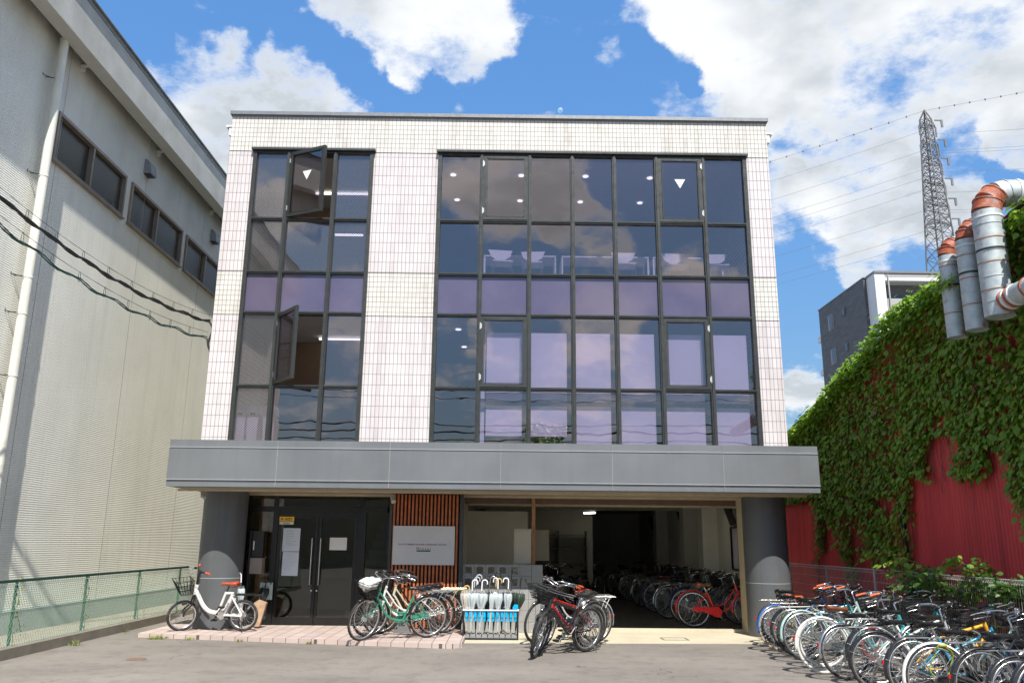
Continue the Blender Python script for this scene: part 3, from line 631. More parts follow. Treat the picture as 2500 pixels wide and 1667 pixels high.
# ---- bicycle garage
M_tube = emis('garage_tube_glow', (1., .97, .9), 5.0)
g = G('frosted_pane'); g.col((.75, .77, .78)); g.rough(.5); tl = g.n('ShaderNodeBsdfTranslucent'); tl.inputs[0].default_value = (.9, .92, .93, 1); x = g.n('ShaderNodeMixShader'); x.inputs[0].default_value = .85
g.l(g.p.outputs[0], x.inputs[1]); g.l(tl.outputs[0], x.inputs[2]); g.l(x.outputs[0], g.o.inputs[0]); M_frost = g.m
gx = 4.93
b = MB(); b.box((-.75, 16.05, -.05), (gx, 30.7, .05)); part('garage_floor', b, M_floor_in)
b = MB(); b.box((-.75, 16.1, 2.62), (gx+.1, 30.7, 2.88)); part('garage_ceiling', b, mat('garage_ceiling', (.50, .47, .38), .8))
bmt = mat('beam_olive', (.42, .40, .30), .8)
b = MB(); b.box((-.7, 16.95, 2.30), (gx, 17.2, 2.6)); part('beam', b, bmt)
b = MB(); b.box((-.7, 22.0, 2.42), (gx, 22.2, 2.6)); part('beam', b, bmt)
b = MB(); b.box((-.7, 30.6, .05), (gx, 30.7, 2.6)); part('garage_wall', b, mat('garage_wall', (.60, .59, .52), .8, var=.1, scale=1))
wm = mat('garage_side_wall', (.64, .62, .54), .8, var=.1, scale=1)
WN = [(17.65, 18.25), (22.5, 23.15), (27.1, 27.8)]
b = MB(); y = 16.1
for a, c in WN:
    b.box((gx, y, .05), (gx+.07, a, 2.6)); b.box((gx, a, .05), (gx+.07, c, 1.05)); b.box((gx, a, 2.5), (gx+.07, c, 2.6)); y = c
b.box((gx, y, .05), (gx+.07, 30.6, 2.6)); part('garage_wall', b, wm)
for a, c in WN:
    b = MB(); t = .035
    for z0, z1 in ((1.05, 1.95), (1.98, 2.5)):
        b.box((gx-.03, a, z0), (gx+.05, a+t, z1)); b.box((gx-.03, c-t, z0), (gx+.05, c, z1)); b.box((gx-.03, a+t, z0), (gx+.05, c-t, z0+t)); b.box((gx-.03, a+t, z1-t), (gx+.05, c-t, z1))
    b.obox((gx-.10, (a+c)/2, 2.22), (1, 0, .35), (0, 1, 0), (-.35, 0, 1), .012, (c-a)/2-.04, .22)
    w = part('garage_window', b, M_black)
    g = MB(); g.box((gx+.01, a+t, 1.085), (gx+.015, c-t, 1.915)); g.build('window_pane', M_frost, w)
for y in (19.4, 21.4, 25.3):
    b = MB(); b.box((gx-.35, y, .05), (gx-.001, y+.5, 2.6)); part('pier', b, wm)
b = MB(); b.box((4.455, 15.6, .011), (4.53, 16.05, 2.43)); part('jamb', b, mat('cream_jamb', (.50, .44, .30), .5, var=.05)); 
b = MB(); b.box((4.531, 15.75, 0), (5.3, 16.05, 2.435)); part('return_wall', b, M_col)
b = MB(); b.box((-.74, 16.06, 2.3), (4.45, 16.16, 2.61)); part('lintel', b, mat('lintel_brown', (.16, .09, .06), .6))
for x, y, l in ((2.05, 17.6, .9), (3.9, 17.6, .9), (2.3, 22.5, .8)):
    b = MB(); b.obox((x, y, 2.36), (.92, .38, 0), (-.38, .92, 0), (0, 0, 1), .05, l*.3, .02); part('tube_lamp', b, M_tube)
b = MB()   # shelving with odds and ends against the far wall
for z in (.6, 1.0, 1.4, 1.75): b.box((.7, 23.2, z), (2.3, 23.6, z+.03))
for x in (.7, 1.5, 2.27): b.box((x, 23.2, .05), (x+.03, 23.6, 1.9))
sf = b.build('shelf', mat('shelf_grey', (.12, .12, .12), .6)); tag(sf, 'dark shelf unit at the back left of the bicycle garage', 'shelf')
b = MB(); b.box((-.5, 23.7, .05), (2.5, 23.8, 2.5)); part('partition', b, M_wall_dk)

# ================================================================== left warehouse
LB = empty('warehouse', 'tall cream ribbed-siding warehouse with high windows and a white downpipe', 'building')
xw = -7.8
# wall with window openings
WIN = [(13.0, 15.63), (15.9, 18.66), (18.92, 21.65)]
zb0, zt0 = 7.86, 8.76
b = MB(); b.box((xw-.25, 2, .46), (xw, 25, zb0)); b.box((xw-.25, 2, zt0), (xw, 25, 10.6)); y = 2
for a, c in WIN: b.box((xw-.25, y, zb0), (xw, a, zt0)); y = c
b.box((xw-.25, y, zb0), (xw, 25, zt0)); b.box((-20, 24.8, .2), (xw-.25, 25, 10.6)); b.build('wall', M_siding, LB)
b = MB()
for k in range(-3, 4):
    yj = 13.16+3.4*k; b.box((xw+.0005, yj-.006, .47), (xw+.003, yj+.006, 10.6))
b.build('panel_joint', mat('joint_sealant', (.36, .35, .32), .7), LB)
b = MB(); b.box((xw-.2, 2, -.1), (xw+.03, 25, .455)); b.build('plinth', M_base, LB)
# crack in the plinth
b = MB(); p = []; y, z = 13.9, .44
while z > .05: p.append((xw+.0305, y, z)); y += random.uniform(-.01, .06); z -= random.uniform(.03, .06)
b.tube(p, .006, 4); b.build('crack', mat('crack_dark', (.05, .045, .04), .9), LB)
for a, c in WIN:
    f = MB(); t = .055; x0_, x1_ = xw-.10, xw+.045; md = (a+c)/2-.03
    f.box((x0_, a, zb0), (x1_, a+t, zt0)); f.box((x0_, c-t, zb0), (x1_, c, zt0)); f.box((x0_, a+t, zb0), (x1_, c-t, zb0+t)); f.box((x0_, a+t, zt0-t), (x1_, c-t, zt0)); f.box((x0_, md-.03, zb0+t), (x1_-.01, md+.03, zt0-t))
    f.box((x0_, a-.03, zb0-.03), (x1_+.03, c+.03, zb0-.002)); w = f.build('window', M_winframe, LB)
    g = MB(); g.box((xw-.06, a+t, zb0+t), (xw-.055, md-.03, zt0-t)); g.build('pane', G_side, w)
    g = MB(); g.box((xw-.04, md+.03, zb0+t), (xw-.035, c-t, zt0-t)); g.build('pane', G_side, w)
    g = MB(); g.box((xw-.24, a, zb0), (xw-.20, c, zt0)); g.build('blind', mat('olive_backing', (.16, .17, .14), .7, var=.15, scale=1), w)
# eaves box carried on brackets, roof edge
b = MB(); b.box((-7.6, 2, 9.885), (-7.34, 25, 10.66)); eb = b.build('eaves_box', M_fascia, LB)
b = MB(); b.box((-7.605, 2, 9.86), (-7.335, 25, 9.884)); b.build('eaves_underside', mat('eaves_cream', (.52, .51, .46), .5, var=.06), eb)
b = MB(); b.box((-7.62, 2, 10.661), (-7.325, 25, 10.74)); b.box((-7.60, 2, 10.741), (-7.28, 25, 10.765)); b.build('roof_edge', mat('roof_edge_grey', (.22, .23, .23), .45, .3), eb)
b = MB(); b.box((-20, 2, 10.6), (-7.62, 25, 10.72)); b.build('roof', M_cap, LB)
for k in range(-2, 4):
    yj = 13.5+3.4*k
    b = MB(); b.box((xw, yj-.03, 9.93), (-7.6, yj+.03, 9.96)); b.box((xw, yj-.015, 9.84), (-7.72, yj+.015, 9.93)); b.build('eaves_bracket', M_white, LB)
# downpipe
b = MB(); b.tube([(-7.64, 12.62, 9.9), (-7.64, 12.62, 9.3), (-7.64, 12.62, 0.1)], .072, 20); dp = b.build('downpipe', M_pipe, LB)
for z in (9.1, 7.35, 5.6, 5.0, 4.0, 2.2):
    b = MB(); b.cyl((-7.64, 12.62, z), .079, .03, 20); b.build('collar', M_pipe, dp)
    b = MB(); b.tube([(-7.8, 12.50, z+.012), (-7.66, 12.53, z+.012)], .008, 6); b.tube([(-7.8, 12.42, z+.012), (-7.8, 12.42, z+.05)], .008, 6); b.tube([(-7.79, 12.42, z+.012), (-7.70, 12.54, z+.012)], .007, 6); b.build('pipe_clip', M_frame, dp)
for y in (16.5, 20.6, 9.2):
    b = MB(); y0 = y
    b.prism([(xw, 9.18), (xw+.16, 9.18), (xw+.17, 9.23), (xw+.13, 9.42), (xw+.05, 9.50), (xw, 9.50)], 1, y0-.14, y0+.14)
    o = b.build('vent_hood', M_vent, LB)
    b = MB(); b.box((xw+.01, y0-.12, 9.165), (xw+.15, y0+.12, 9.179)); b.build('vent_grille', M_blackp, o)

# overhead service cables between the warehouse side and the school
def cable(nm, label, A, B_, sag, r, mt, hang=True):
    A, B_ = Vector(A), Vector(B_); root = empty(nm, label, 'cable', 'overhead service cables'); n = 60
    pt = lambda t: A.lerp(B_, t)-Vector((0, 0, sag*4*t*(1-t)))
    mb = MB(); mb.tube([pt(i/n)+Vector((0, 0, .13)) for i in range(n+1)], .0042, 5); mb.build('support_wire', M_frame, root)
    mb = MB(); rr = random.Random(len(label))
    for j in range(3):
        ph = rr.random()*6; mb.tube([pt(i/n)+Vector((0, .02*cos(i*.9+ph)+.01*j, .022*sin(i*1.1+ph*2)+.012*j-.02*abs(sin(i*pi/6)))) for i in range(n+1)], r, 5)
    mb.build('wire_bundle', mt, root)
    for i in range(4, n, 4):
        p = pt(i/n); mb = MB(); mb.tube([p+Vector((0, .0+.03*sin(a), .055+.085*cos(a))) for a in [k*pi/5 for k in range(10)]], .004, 4, closed=True, cap=False); mb.build('hanger_ring', M_frame, root)
    return root
cable('overhead_cable', 'upper twisted black cable crossing in front of the warehouse to the school wall', (-5.75, 15.5, 5.68), (-7.7, 7.0, 7.4), .64, .0125, M_rubber)
cable('overhead_cable', 'lower green and black cable crossing in front of the warehouse to the school wall', (-5.75, 15.45, 5.33), (-7.7, 7.0, 7.0), .62, .010, mat('green_black_cable', (.012, .05, .04), .6, var=.6, scale=3))
b = MB(); b.tube(smooth_path([(-5.75, 15.5, 5.68), (-5.66, 15.45, 5.5), (-5.7, 15.4, 5.2), (-5.6, 15.45, 5.02), (-5.56, 15.5, 4.98)]), .02, 6); b.tube(smooth_path([(-5.75, 15.45, 5.33), (-5.69, 15.4, 5.15), (-5.6, 15.4, 4.96), (-5.56, 15.5, 4.95)]), .014, 6)
tag(b.build('cable_drop', M_rubber), 'black cable loop dropping down the left corner of the school', 'cable')

# ---- chain-link fence on the left
FL = empty('chain_link_fence', 'green chain link fence with a dark top rail in front of the warehouse', 'fence')
xf = -6.76; zf = 1.0
b = MB(); b.tube([(xf, 3.0, zf), (xf, 18.4, zf)], .022, 8); b.build('top_rail', M_greend, FL)
b = MB(); b.tube([(xf, 3.0, .135), (xf, 18.4, .135)], .010, 6); b.tube([(xf+.015, 3.0, .60), (xf+.015, 18.4, .60)], .0045, 5); b.tube([(xf+.015, 3, .95), (xf+.015, 18.4, .95)], .004, 5); b.build('tension_wire', M_greenl, FL)
for y in (4.2, 6.1, 8.0, 10.05, 12.05, 14.05, 16.05, 18.05):
    b = MB(); b.tube([(xf-.03, y, .02), (xf-.03, y, zf+.01)], .021, 10); b.build('fence_post', M_green, FL)
b = MB(); p_ = .062; y = 3.0; H = .84
while y < 18.4:
    b.tube([(xf+.01, y, .14), (xf+.01, y+H*.62, .14+H)], .0026, 3, cap=False); b.tube([(xf+.013, y+H*.62, .14), (xf+.013, y, .14+H)], .0026, 3, cap=False); y += p_
b.build('wire_mesh', M_greenl, FL)
# yellow-green creeper shoots on the fence and tufts along the edges
def leafmesh(mb, p, n, u, s, fold=.25):
    """pointed leaf with a folded midrib"""
    u = u.normalized(); w = n.cross(u).normalized(); n = n.normalized()
    a = p; t = p+u*s; m_ = p+u*s*.45; l = m_+w*s*.42+n*s*fold*.4; r = m_-w*s*.42+n*s*fold*.4
    l2 = p+u*s*.1+w*s*.30+n*s*fold*.2; r2 = p+u*s*.1-w*s*.30+n*s*fold*.2
    mb.add([a, l2, l, t, r, r2, m_], [(0, 6, 2, 1), (6, 3, 2), (6, 4, 3), (0, 5, 4, 6)])
def leaf_mat(name, dark, light, trans=.35, sc_=3.):
    g = G(name); ge = g.n('ShaderNodeNewGeometry')
    ra = g.n('ShaderNodeMapRange'); g.l(ge.outputs['Random Per Island'], ra.inputs[0])
    n = g.noise(sc_, 4); f = g.math('ADD', g.math('MULTIPLY', ra.outputs[0], .6), g.math('MULTIPLY', n, .5))
    c = g.mix(f, dark, light); g.col(c); g.rough(.42); g.p.inputs['IOR'].default_value = 1.4
    tl = g.n('ShaderNodeBsdfTranslucent'); g.l(g.mix(.5, c, (.25, .42, .03)), tl.inputs[0])
    x = g.n('ShaderNodeMixShader'); x.inputs[0].default_value = trans; g.l(g.p.outputs[0], x.inputs[1]); g.l(tl.outputs[0], x.inputs[2]); g.l(x.outputs[0], g.o.inputs[0]); MATS[name] = g.m; return g.m
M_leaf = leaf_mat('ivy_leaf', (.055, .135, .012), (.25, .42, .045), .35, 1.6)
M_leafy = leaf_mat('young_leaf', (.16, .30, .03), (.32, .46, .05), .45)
M_grass = leaf_mat('weed_leaf', (.14, .20, .04), (.36, .40, .10), .3)
M_stem = mat('stem_brown', (.13, .09, .05), .8, var=.3, scale=20)
rng = random.Random(3)
for (y, n, lab) in ((12.05, 60, 'yellow green creeper climbing the second nearest fence post'), (14.05, 45, 'thin creeper with small leaves on the middle fence post'), (16.05, 12, 'few dry shoots on the far fence post')):
    b = MB()
    for i in range(n):
        z = rng.uniform(.1, 1.05); p = Vector((xf+rng.uniform(-.05, .04), y+rng.gauss(0, .05)+.25*(z < .4)*rng.random(), z)); d = Vector((rng.uniform(-1, 1), rng.uniform(-1, 1), rng.uniform(-.6, 1))); leafmesh(b, p, Vector((1, rng.uniform(-.6, .6), .5)), d, rng.uniform(.02, .05))
    root = empty('creeper', lab, 'plant'); b.build('foliage', M_grass, root)
    b = MB(); b.tube([(xf+.02*sin(i*1.3), y+.02*cos(i), .08+i*.11) for i in range(9)], .004, 4); b.build('stem', M_stem, root)
def tuft(x, y, z, n, h, lab, spread=.06, m_=None):
    b = MB()
    for i in range(n):
        a = rng.uniform(0, 2*pi); d = rng.uniform(.2, 1)*spread; hh = h*rng.uniform(.5, 1); q = Vector((x+rng.uniform(-.5, .5)*spread, y+rng.uniform(-.5, .5)*spread, z)); tip = q+Vector((cos(a)*d, sin(a)*d, hh)); w = Vector((-sin(a), cos(a), 0))*.006; mid = q.lerp(tip, .5)+Vector((0, 0, hh*.15))
        b.add([q-w, q+w, mid+w*.8, tip, mid-w*.8], [(0, 1, 2, 4), (4, 2, 3)])
    tag(b.build('weed', m_ or M_grass), lab, 'weed')
for x, y, n, h, lab, s in ((-5.62, 14.25, 60, .07, 'weed tuft at the far left corner of the tiled porch', .22), (-5.05, 14.14, 24, .06, 'small weed at the porch edge below the white bicycle', .12), (-4.2, 13.97, 22, .05, 'small weed at the porch edge left of the doors', .08), (-3.03, 13.73, 26, .05, 'green weed at the porch edge in front of the doors', .08), (-6.5, 13.3, 30, .09, 'weed growing from the kerb near the middle fence post', .14), (-6.55, 15.2, 16, .06, 'tiny weed on the kerb near the porch', .1)):
    tuft(x, y, .0, n, h, lab, s)
tuft(5.5, 14.9, .0, 70, .75, 'tall pale grass standing between the right column and the mesh fence', .35, M_leafy)

# ================================================================== red warehouse with ivy
RB = empty('red_shed', 'red corrugated metal shed with a sloping roof, half covered in ivy', 'building')
xr = 6.9
def corr(mb, x, y0, y1, z0, zt, pitch=.085, amp=.012):
    n = int((y1-y0)/pitch*4); vs = []
    for i in range(n+1):
        y = y0+(y1-y0)*i/n; xx = x+amp*sin(2*pi*(y-y0)/pitch); vs += [(xx, y, z0), (xx, y, zt(y))]
    mb.add(vs, [(2*i, 2*i+2, 2*i+3, 2*i+1) for i in range(n)], True)
    return mb
roofz = lambda y: max(3.7, 5.92-(y-10.2)*.188) if y > 10.2 else 5.92+(10.2-y)*.188
g = G('red_corrugated'); n = g.noise(.7, 7, .6); c = g.mix(g.mr(n, .3, .7, 0, 1), (.50, .036, .045), (.64, .060, .060))
n2 = g.noise(2.5, 6, .65, g.map(scale=(1, 1.6, .12))); c = g.mix(g.mr(n2, .48, .75, 0, .7), c, (.20, .02, .026)); n5 = g.noise(1.4, 8, .7); c = g.mix(g.mr(n5, .58, .74, 0, .6), c, (.50, .12, .10)); g.col(c); g.rough(.55)
M_red = g.m
b = corr(MB(), xr, 8.5, 24, 0, roofz); b.build('wall', M_red, RB)
b = MB(); b.box((xr+.03, 8.5, 0), (xr+.06, 24, 3.7)); b.box((xr+.03, 23.9, 0), (14, 24, 3.7)); b.build('inner_wall', M_wall_dk, RB)
b = MB(); ys_ = [8.4, 10.2, 22, 24.2]
b.add([(xx, y, roofz(y)+dz) for y in ys_ for xx, dz in ((xr-.14, .02), (14, .02), (14, .07), (xr-.14, .07))], [q for i in range(3) for q in ((i*4, i*4+4, i*4+5, i*4+1), (i*4+1, i*4+5, i*4+6, i*4+2), (i*4+2, i*4+6, i*4+7, i*4+3), (i*4+3, i*4+7, i*4+4, i*4))]+[(0, 1, 2, 3), (12, 15, 14, 13)])
b.build('roof', mat('old_dark_roof', (.07, .05, .045), .8, var=.4, scale=5), RB)
b = MB(); b.prism([(xr-.15, 22.5), (xr+.3, 22.5), (xr+.3, 25), (xr-.15, 25)], 2, 3.6, 3.62); 
cz = MB(); k = 60; vs = []
for i in range(k+1):
    x = 5.6+i*.09; vs += [(x, 24.5, 4.66+.05*sin(i*pi/2)), (x, 27.5, 4.9+.05*sin(i*pi/2))]
cz.add(vs, [(2*i, 2*i+2, 2*i+3, 2*i+1) for i in range(k)]); cz.box((5.65, 24.7, 0), (11, 27.3, 4.55))
tag(cz.build('rear_shed', mat('brown_grey_shed', (.16, .13, .11), .8, var=.3, scale=3)), 'grey brown shed roof edge peeping out between the school and the ivy', 'shed')
b = MB(); b.tube([(xr-.06, 14.35, .1), (xr-.06, 14.35, 2.35)], .035, 10); b.build('downpipe', M_blackp, RB)
b = MB(); b.tube([(xr-.06, 10.15, .1), (xr-.06, 10.2, 2.0)], .025, 10); b.build('conduit', M_steel, RB)

# ivy: leaves laid over the wall, thicker along the top, thinning into hanging strands
TOP = [(24, 3.3), (19.9, 3.95), (19.41, 4.10), (18.76, 4.17), (17.65, 4.40), (16.87, 4.69), (15.93, 4.96), (14.9, 5.16), (13.96, 5.50), (13.16, 5.58), (12.58, 5.59), (11.32, 5.62), (10.9, 5.5), (10.46, 5.72), (9.6, 5.9), (7, 6.2)]
BOT = [(24, 2.6), (19, 2.6), (18.35, 2.65), (18.1, 1.35), (17.85, 1.7), (17.55, 1.9), (17.3, 1.35), (17.05, 1.75), (16.75, 1.0), (16.4, .95), (16.1, 1.4), (15.7, 1.5), (15.35, 1.2), (14.95, 1.45), (14.5, 1.05), (14.2, 1.1), (14.05, 1.7), (13.85, 2.80), (13.4, 2.72), (13.0, 2.58), (12.6, 2.66), (12.0, 2.58), (11.5, 2.52), (11.1, 2.35), (10.9, 1.75), (10.8, 1.7), (10.6, 2.2), (10.1, 2.25), (9.5, 2.0), (7, 2.2)]
def interp(T, y):
    for (a, za), (c, zc) in zip(T, T[1:]):
        if c <= y <= a: return za+(zc-za)*(a-y)/(a-c)
    return T[-1][1]
IV = empty('ivy', 'dense green ivy covering the upper part of the red shed wall', 'ivy')
rng = random.Random(11); lv = MB(); cnt = 0; yl = MB(); dl = MB()
for i in range(60000):
    if cnt > 26000: break
    y = 8.6+13.4*rng.random()**1.15; zt, zl = interp(TOP, y), interp(BOT, y); z = rng.uniform(zl-.05, zt+.06)
    q = mnoise.noise(Vector((y*1.1, z*1.1, 3.3)))+.5*mnoise.noise(Vector((y*3.1, z*3.1, 7.7)))
    lowf = (z-zl)/max(.1, zt-zl)
    if q < -.60+.45*max(0, .22-lowf)/.22: continue
    if y > 13.95 and z < 2.2 and mnoise.noise(Vector((y*3.6, z*.7, 1.2))) < -.30+(.20*(2.2-z)): continue
    top = max(0, 1-(zt-z)/.7); bulge = .10+.10*max(0, q)+top*.14+(.12 if 15.2 > y > 11.5 else 0)*top
    x = xr-.02-rng.uniform(.02, .06+bulge)
    if z > roofz(y)-.05 and rng.random() < .75: x = xr-.05+rng.uniform(-.22, .35)
    s = rng.triangular(.035, .15, .075)
    n = Vector((-1, rng.gauss(0, .35), rng.gauss(.45, .35)+top*.7)); u = Vector((rng.gauss(-.3, .2), rng.gauss(0, .5), -1+rng.gauss(0, .35))); u = u-n.normalized()*u.dot(n.normalized())
    leafmesh(dl if rng.random() < .025 else yl if (top > .45 and rng.random() < .25) or rng.random() < .03 else lv, Vector((x, y, z)), n, u, s); cnt += 1  # lighter leaves gather near the top, painting the sunlit rim
for i in range(5200):     # sprays over the top edge; their sunlight is painted in as brighter green
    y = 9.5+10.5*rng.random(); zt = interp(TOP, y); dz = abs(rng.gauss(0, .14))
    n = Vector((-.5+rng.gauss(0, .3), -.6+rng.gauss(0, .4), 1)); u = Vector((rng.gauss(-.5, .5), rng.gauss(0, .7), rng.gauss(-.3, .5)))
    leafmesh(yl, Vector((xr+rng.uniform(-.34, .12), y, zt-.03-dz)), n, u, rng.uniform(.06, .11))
dl.build('withered_foliage', leaf_mat('withered_leaf', (.12, .07, .03), (.26, .16, .06), .2), IV); lv.build('foliage', M_leaf, IV); yl.build('bright_foliage', leaf_mat('painted_sun_leaf', (.16, .30, .02), (.34, .52, .05), .45), IV)
b = MB()
for i in range(60):
    y = rng.uniform(8.5, 18.3); z = rng.uniform(interp(BOT, y)-.2, interp(BOT, y)+.3); p = []
    for k in range(9): p.append((xr-.03, y, z)); y += rng.gauss(0, .04); z += .2
    b.tube(p, .006, 4)
b.build('stem', M_stem, IV)
# dry creeper at the left end of the red wall
b = MB()
for i in range(260):
    z = rng.uniform(.9, 2.15); y = 18.3+rng.gauss(0, .16)+(1.5-z)*.35; leafmesh(b, Vector((xr-rng.uniform(.05, .2), y, z)), Vector((-1, rng.gauss(0, .4), .4)), Vector((0, rng.gauss(0, 1), -1)), rng.uniform(.03, .06))
r_c = empty('dry_creeper', 'brownish dry creeper on the red wall beside the right column', 'plant'); b.build('foliage', leaf_mat('dry_leaf', (.07, .06, .03), (.17, .14, .08), .2), r_c)
b = MB(); b.tube([(xr-.06, 18.6-.05*i, .3+.2*i) for i in range(10)], .012, 5); b.build('stem', M_stem, r_c)

# arching vine over the right mesh fence
vn = empty('vine', 'dark green vine sprawling over the white mesh fence with bright shoots', 'vine'); lv = MB(); yv = MB(); stv = MB()
for i in range(38):
    y = rng.uniform(9.4, 12.6) if i < 28 else rng.uniform(8.6, 9.9); z = 1.12; x = 6.15; a = rng.uniform(.6, 2.1); p = [Vector((x, y, .55))]; L_ = rng.uniform(.4, 1.05)
    d = Vector((rng.uniform(-.75, .3), rng.uniform(-.7, .85), rng.uniform(.3, 1.0)))
    for k in range(10):
        t = k/9; p.append(Vector((x, y, 1.0))+d*L_*t+Vector((0, 0, -.55*L_*t*t)))
    stv.tube(p, .004, 4)
    for k in range(1, 11):
        for j in range(6):
            q = p[k]+Vector((rng.gauss(0, .05), rng.gauss(0, .06), rng.gauss(0, .05))); leafmesh(lv, q, Vector((rng.gauss(-.3, .4), rng.gauss(-.3, .4), 1)), Vector((rng.gauss(0, 1), rng.gauss(0, 1), rng.gauss(-.5, .4))), rng.uniform(.05, .10))
for i in range(550):
    y = rng.uniform(9.2, 12.5); leafmesh(lv, Vector((6.1+rng.gauss(0, .12), y+rng.gauss(0, .1), rng.uniform(.2, 1.15))), Vector((-1, 0, rng.gauss(.6, .4))), Vector((rng.gauss(0, .6), rng.gauss(0, 1), -.8)), rng.uniform(.05, .10))
for (sy, ex, ey, ez) in ((12.4, -.25, 1.35, .42), (11.6, -.55, .9, .30), (11.9, -.45, .55, .12), (10.9, -.3, .3, .35)):
    p = [Vector((6.1, sy, 1.1))+Vector((ex*t, ey*t, ez*math.sin(t*2.4))) for t in [k/12 for k in range(13)]]; stv.tube(p, .005, 4)
    for k in range(3, 13):
        for j in range(2): leafmesh(yv, p[k]+Vector((0, rng.gauss(0, .03), rng.gauss(0, .02))), Vector((rng.gauss(0, .3), -.4, 1)), Vector((rng.gauss(-.3, .6), rng.gauss(0, .8), -.7)), rng.uniform(.07, .11))
lv.build('foliage', leaf_mat('shaded_vine_leaf', (.025, .07, .012), (.085, .18, .03)), vn); yv.build('bright_foliage', M_leafy, vn); stv.build('stem', M_stem, vn)  # the vine's shade is put into a darker leaf green

# ---- white mesh fence on the right
FR = empty('mesh_fence', 'white welded wire mesh fence with a folded top behind the row of bicycles', 'fence')
xm = 6.0; M_wire = mat('galvanised_white', (.55, .56, .55), .45, .3, var=.1)
wv = MB(); y = 6.0
while y < 19.6:
    z1 = 1.17; wv.tube([(xm, y, .08), (xm, y, z1), (xm-.03, y, z1+.045), (xm+.035, y, z1+.045), (xm, y, z1-.005)], .0024, 3, cap=False); y += .05
for z in (.12, .30, .48, .66, .84, 1.02, 1.165): wv.tube([(xm+.004, 6, z), (xm+.004, 19.6, z)], .0032, 4)
for x, z in ((xm-.03, 1.215), (xm+.035, 1.215)): wv.tube([(x, 6, z), (x, 19.6, z)], .0035, 4)
wv.build('wire_mesh', M_wire, FR)
for y in (7.8, 9.85, 11.85, 13.85, 15.9, 17.9):
    b = MB(); b.tube([(xm+.045, y, 0), (xm+.045, y, 1.2)], .022, 12); b.tube([(xm+.045, y, 1.2), (xm+.045, y, 1.215)], .026, 12); b.build('fence_post', mat('post_grey', (.42, .44, .44), .4, .4), FR)

# ---- exhaust ducts
def duct_mat():
    g = G('galvanised_duct'); n = g.noise(7, 6, .6); c = g.mix(g.mr(n, .3, .7, 0, 1), (.38, .43, .44), (.58, .63, .64)); n2 = g.noise(3.0, 7, .7, g.map(scale=(1, 1, .5))); c = g.mix(g.mr(n2, .56, .66, 0, .9), c, (.30, .10, .04))
    g.col(c); g.rough(g.mr(n, .3, .7, .45, .65)); g.p.inputs['Metallic'].default_value = .35; MATS['duct'] = g.m; return g.m
M_duct = duct_mat(); M_rust = mat('rust_orange', (.36, .085, .03), .65, var=.35, scale=9, dirt=(.45, .44, .42)); M_bandr = mat('rusty_seam', (.35, .16, .07), .6, var=.5, scale=9); M_wband = mat('white_sealant', (.70, .70, .68), .6, var=.1)
xd = 6.35
def duct(y, r, zb_, zt_, lab, yb2=None, lean=0.):
    root = empty('exhaust_duct', lab, 'exhaust duct', 'galvanised exhaust ducts on the red shed', (xd, y, zb_))
    lz = zt_-zb_; b = MB(); b.tube([(0, 0, 0), (0, 0, lz)], r, 28, cap=False); b.tube([(0, 0, .01), (0, 0, lz)], r-.008, 28); b.build('pipe', M_duct, root)
    z = .18; i = 0
    while z < lz-.12:
        b = MB(); b.tube([(0, 0, z), (0, 0, z+.012)], r+.006, 28); b.build('seam', M_bandr if i % 2 else M_duct, root); z += .155+.02*(i % 3); i += 1
    b = MB(); b.tube([(0, 0, lz-.10), (0, 0, lz-.075)], r+.008, 28); b.build('sealant_band', M_wband, root)
    # segmented elbow turning over the roof
    R = r*1.55; segs = 3; pts = []
    for k in range(segs+1):
        a = pi/2*k/segs; pts.append(Vector((R*(1-cos(a)), -.0, lz+R*sin(a))))
    for k in range(segs):
        b = MB(); b.tube([pts[k], pts[k+1]], r, 28); b.tube([pts[k+1]-(pts[k+1]-pts[k]).normalized()*.008, pts[k+1]+(pts[k+1]-pts[k]).normalized()*.008], r+.010, 28); b.build('elbow', M_rust if k < 2 else M_duct, root)
    e = pts[-1]; b = MB(); b.tube([e, e+Vector((1.6, 0, -.02))], r, 28); b.build('pipe', M_duct, root)
    for k in range(3):
        b = MB(); b.tube([e+Vector((.12+.16*k, 0, 0)), e+Vector((.16+.16*k, 0, 0))], r+.012, 28); b.build('seam', (M_wband, M_rust, M_wband)[k], root)
    b = MB(); b.tube([(r, 0, lz*.62), (xr-xd, 0, lz*.62)], .012, 6); b.tube([(0, 0, lz*.62-.012), (0, 0, lz*.62+.012)], r+.012, 28); b.build('bracket', M_frame, root)
    return root
duct(11.17, .128, 4.44, 5.64, 'thinnest and farthest of the three galvanised exhaust ducts, with yellow leaves round it')
duct(10.67, .143, 4.42, 5.69, 'middle one of the three galvanised exhaust ducts on the red shed')
d3 = duct(10.14, .18, 4.46, 5.89, 'largest and nearest galvanised exhaust duct, with a side branch low down')
b = MB(); yy = 0
p = [Vector((0, 0, .12)), Vector((.02, -.16, .17)), Vector((.03, -.40, .20)), Vector((.03, -2.6, .16))]
for i in range(3):
    b = MB(); b.tube([p[i], p[i+1]], .135, 24); b.build('branch', (M_duct, M_duct, M_duct)[i], d3)
for i in range(6):
    b = MB(); q = p[1].lerp(p[2], i/4) if i < 4 else p[2]+Vector((0, -.2*(i-3), 0)); b.tube([q, q+Vector((0, -.03, .004))], .146, 24); b.build('seam', M_rust if i % 2 == 0 else M_wband, d3)
b = MB()
for i in range(60): leafmesh(b, Vector((xd-.13+rng.gauss(0, .05), 11.1+rng.gauss(0, .12), 5.2+rng.gauss(0, .05))), Vector((-1, rng.gauss(0, .4), .5)), Vector((0, rng.gauss(0, 1), -.6)), rng.uniform(.04, .08))
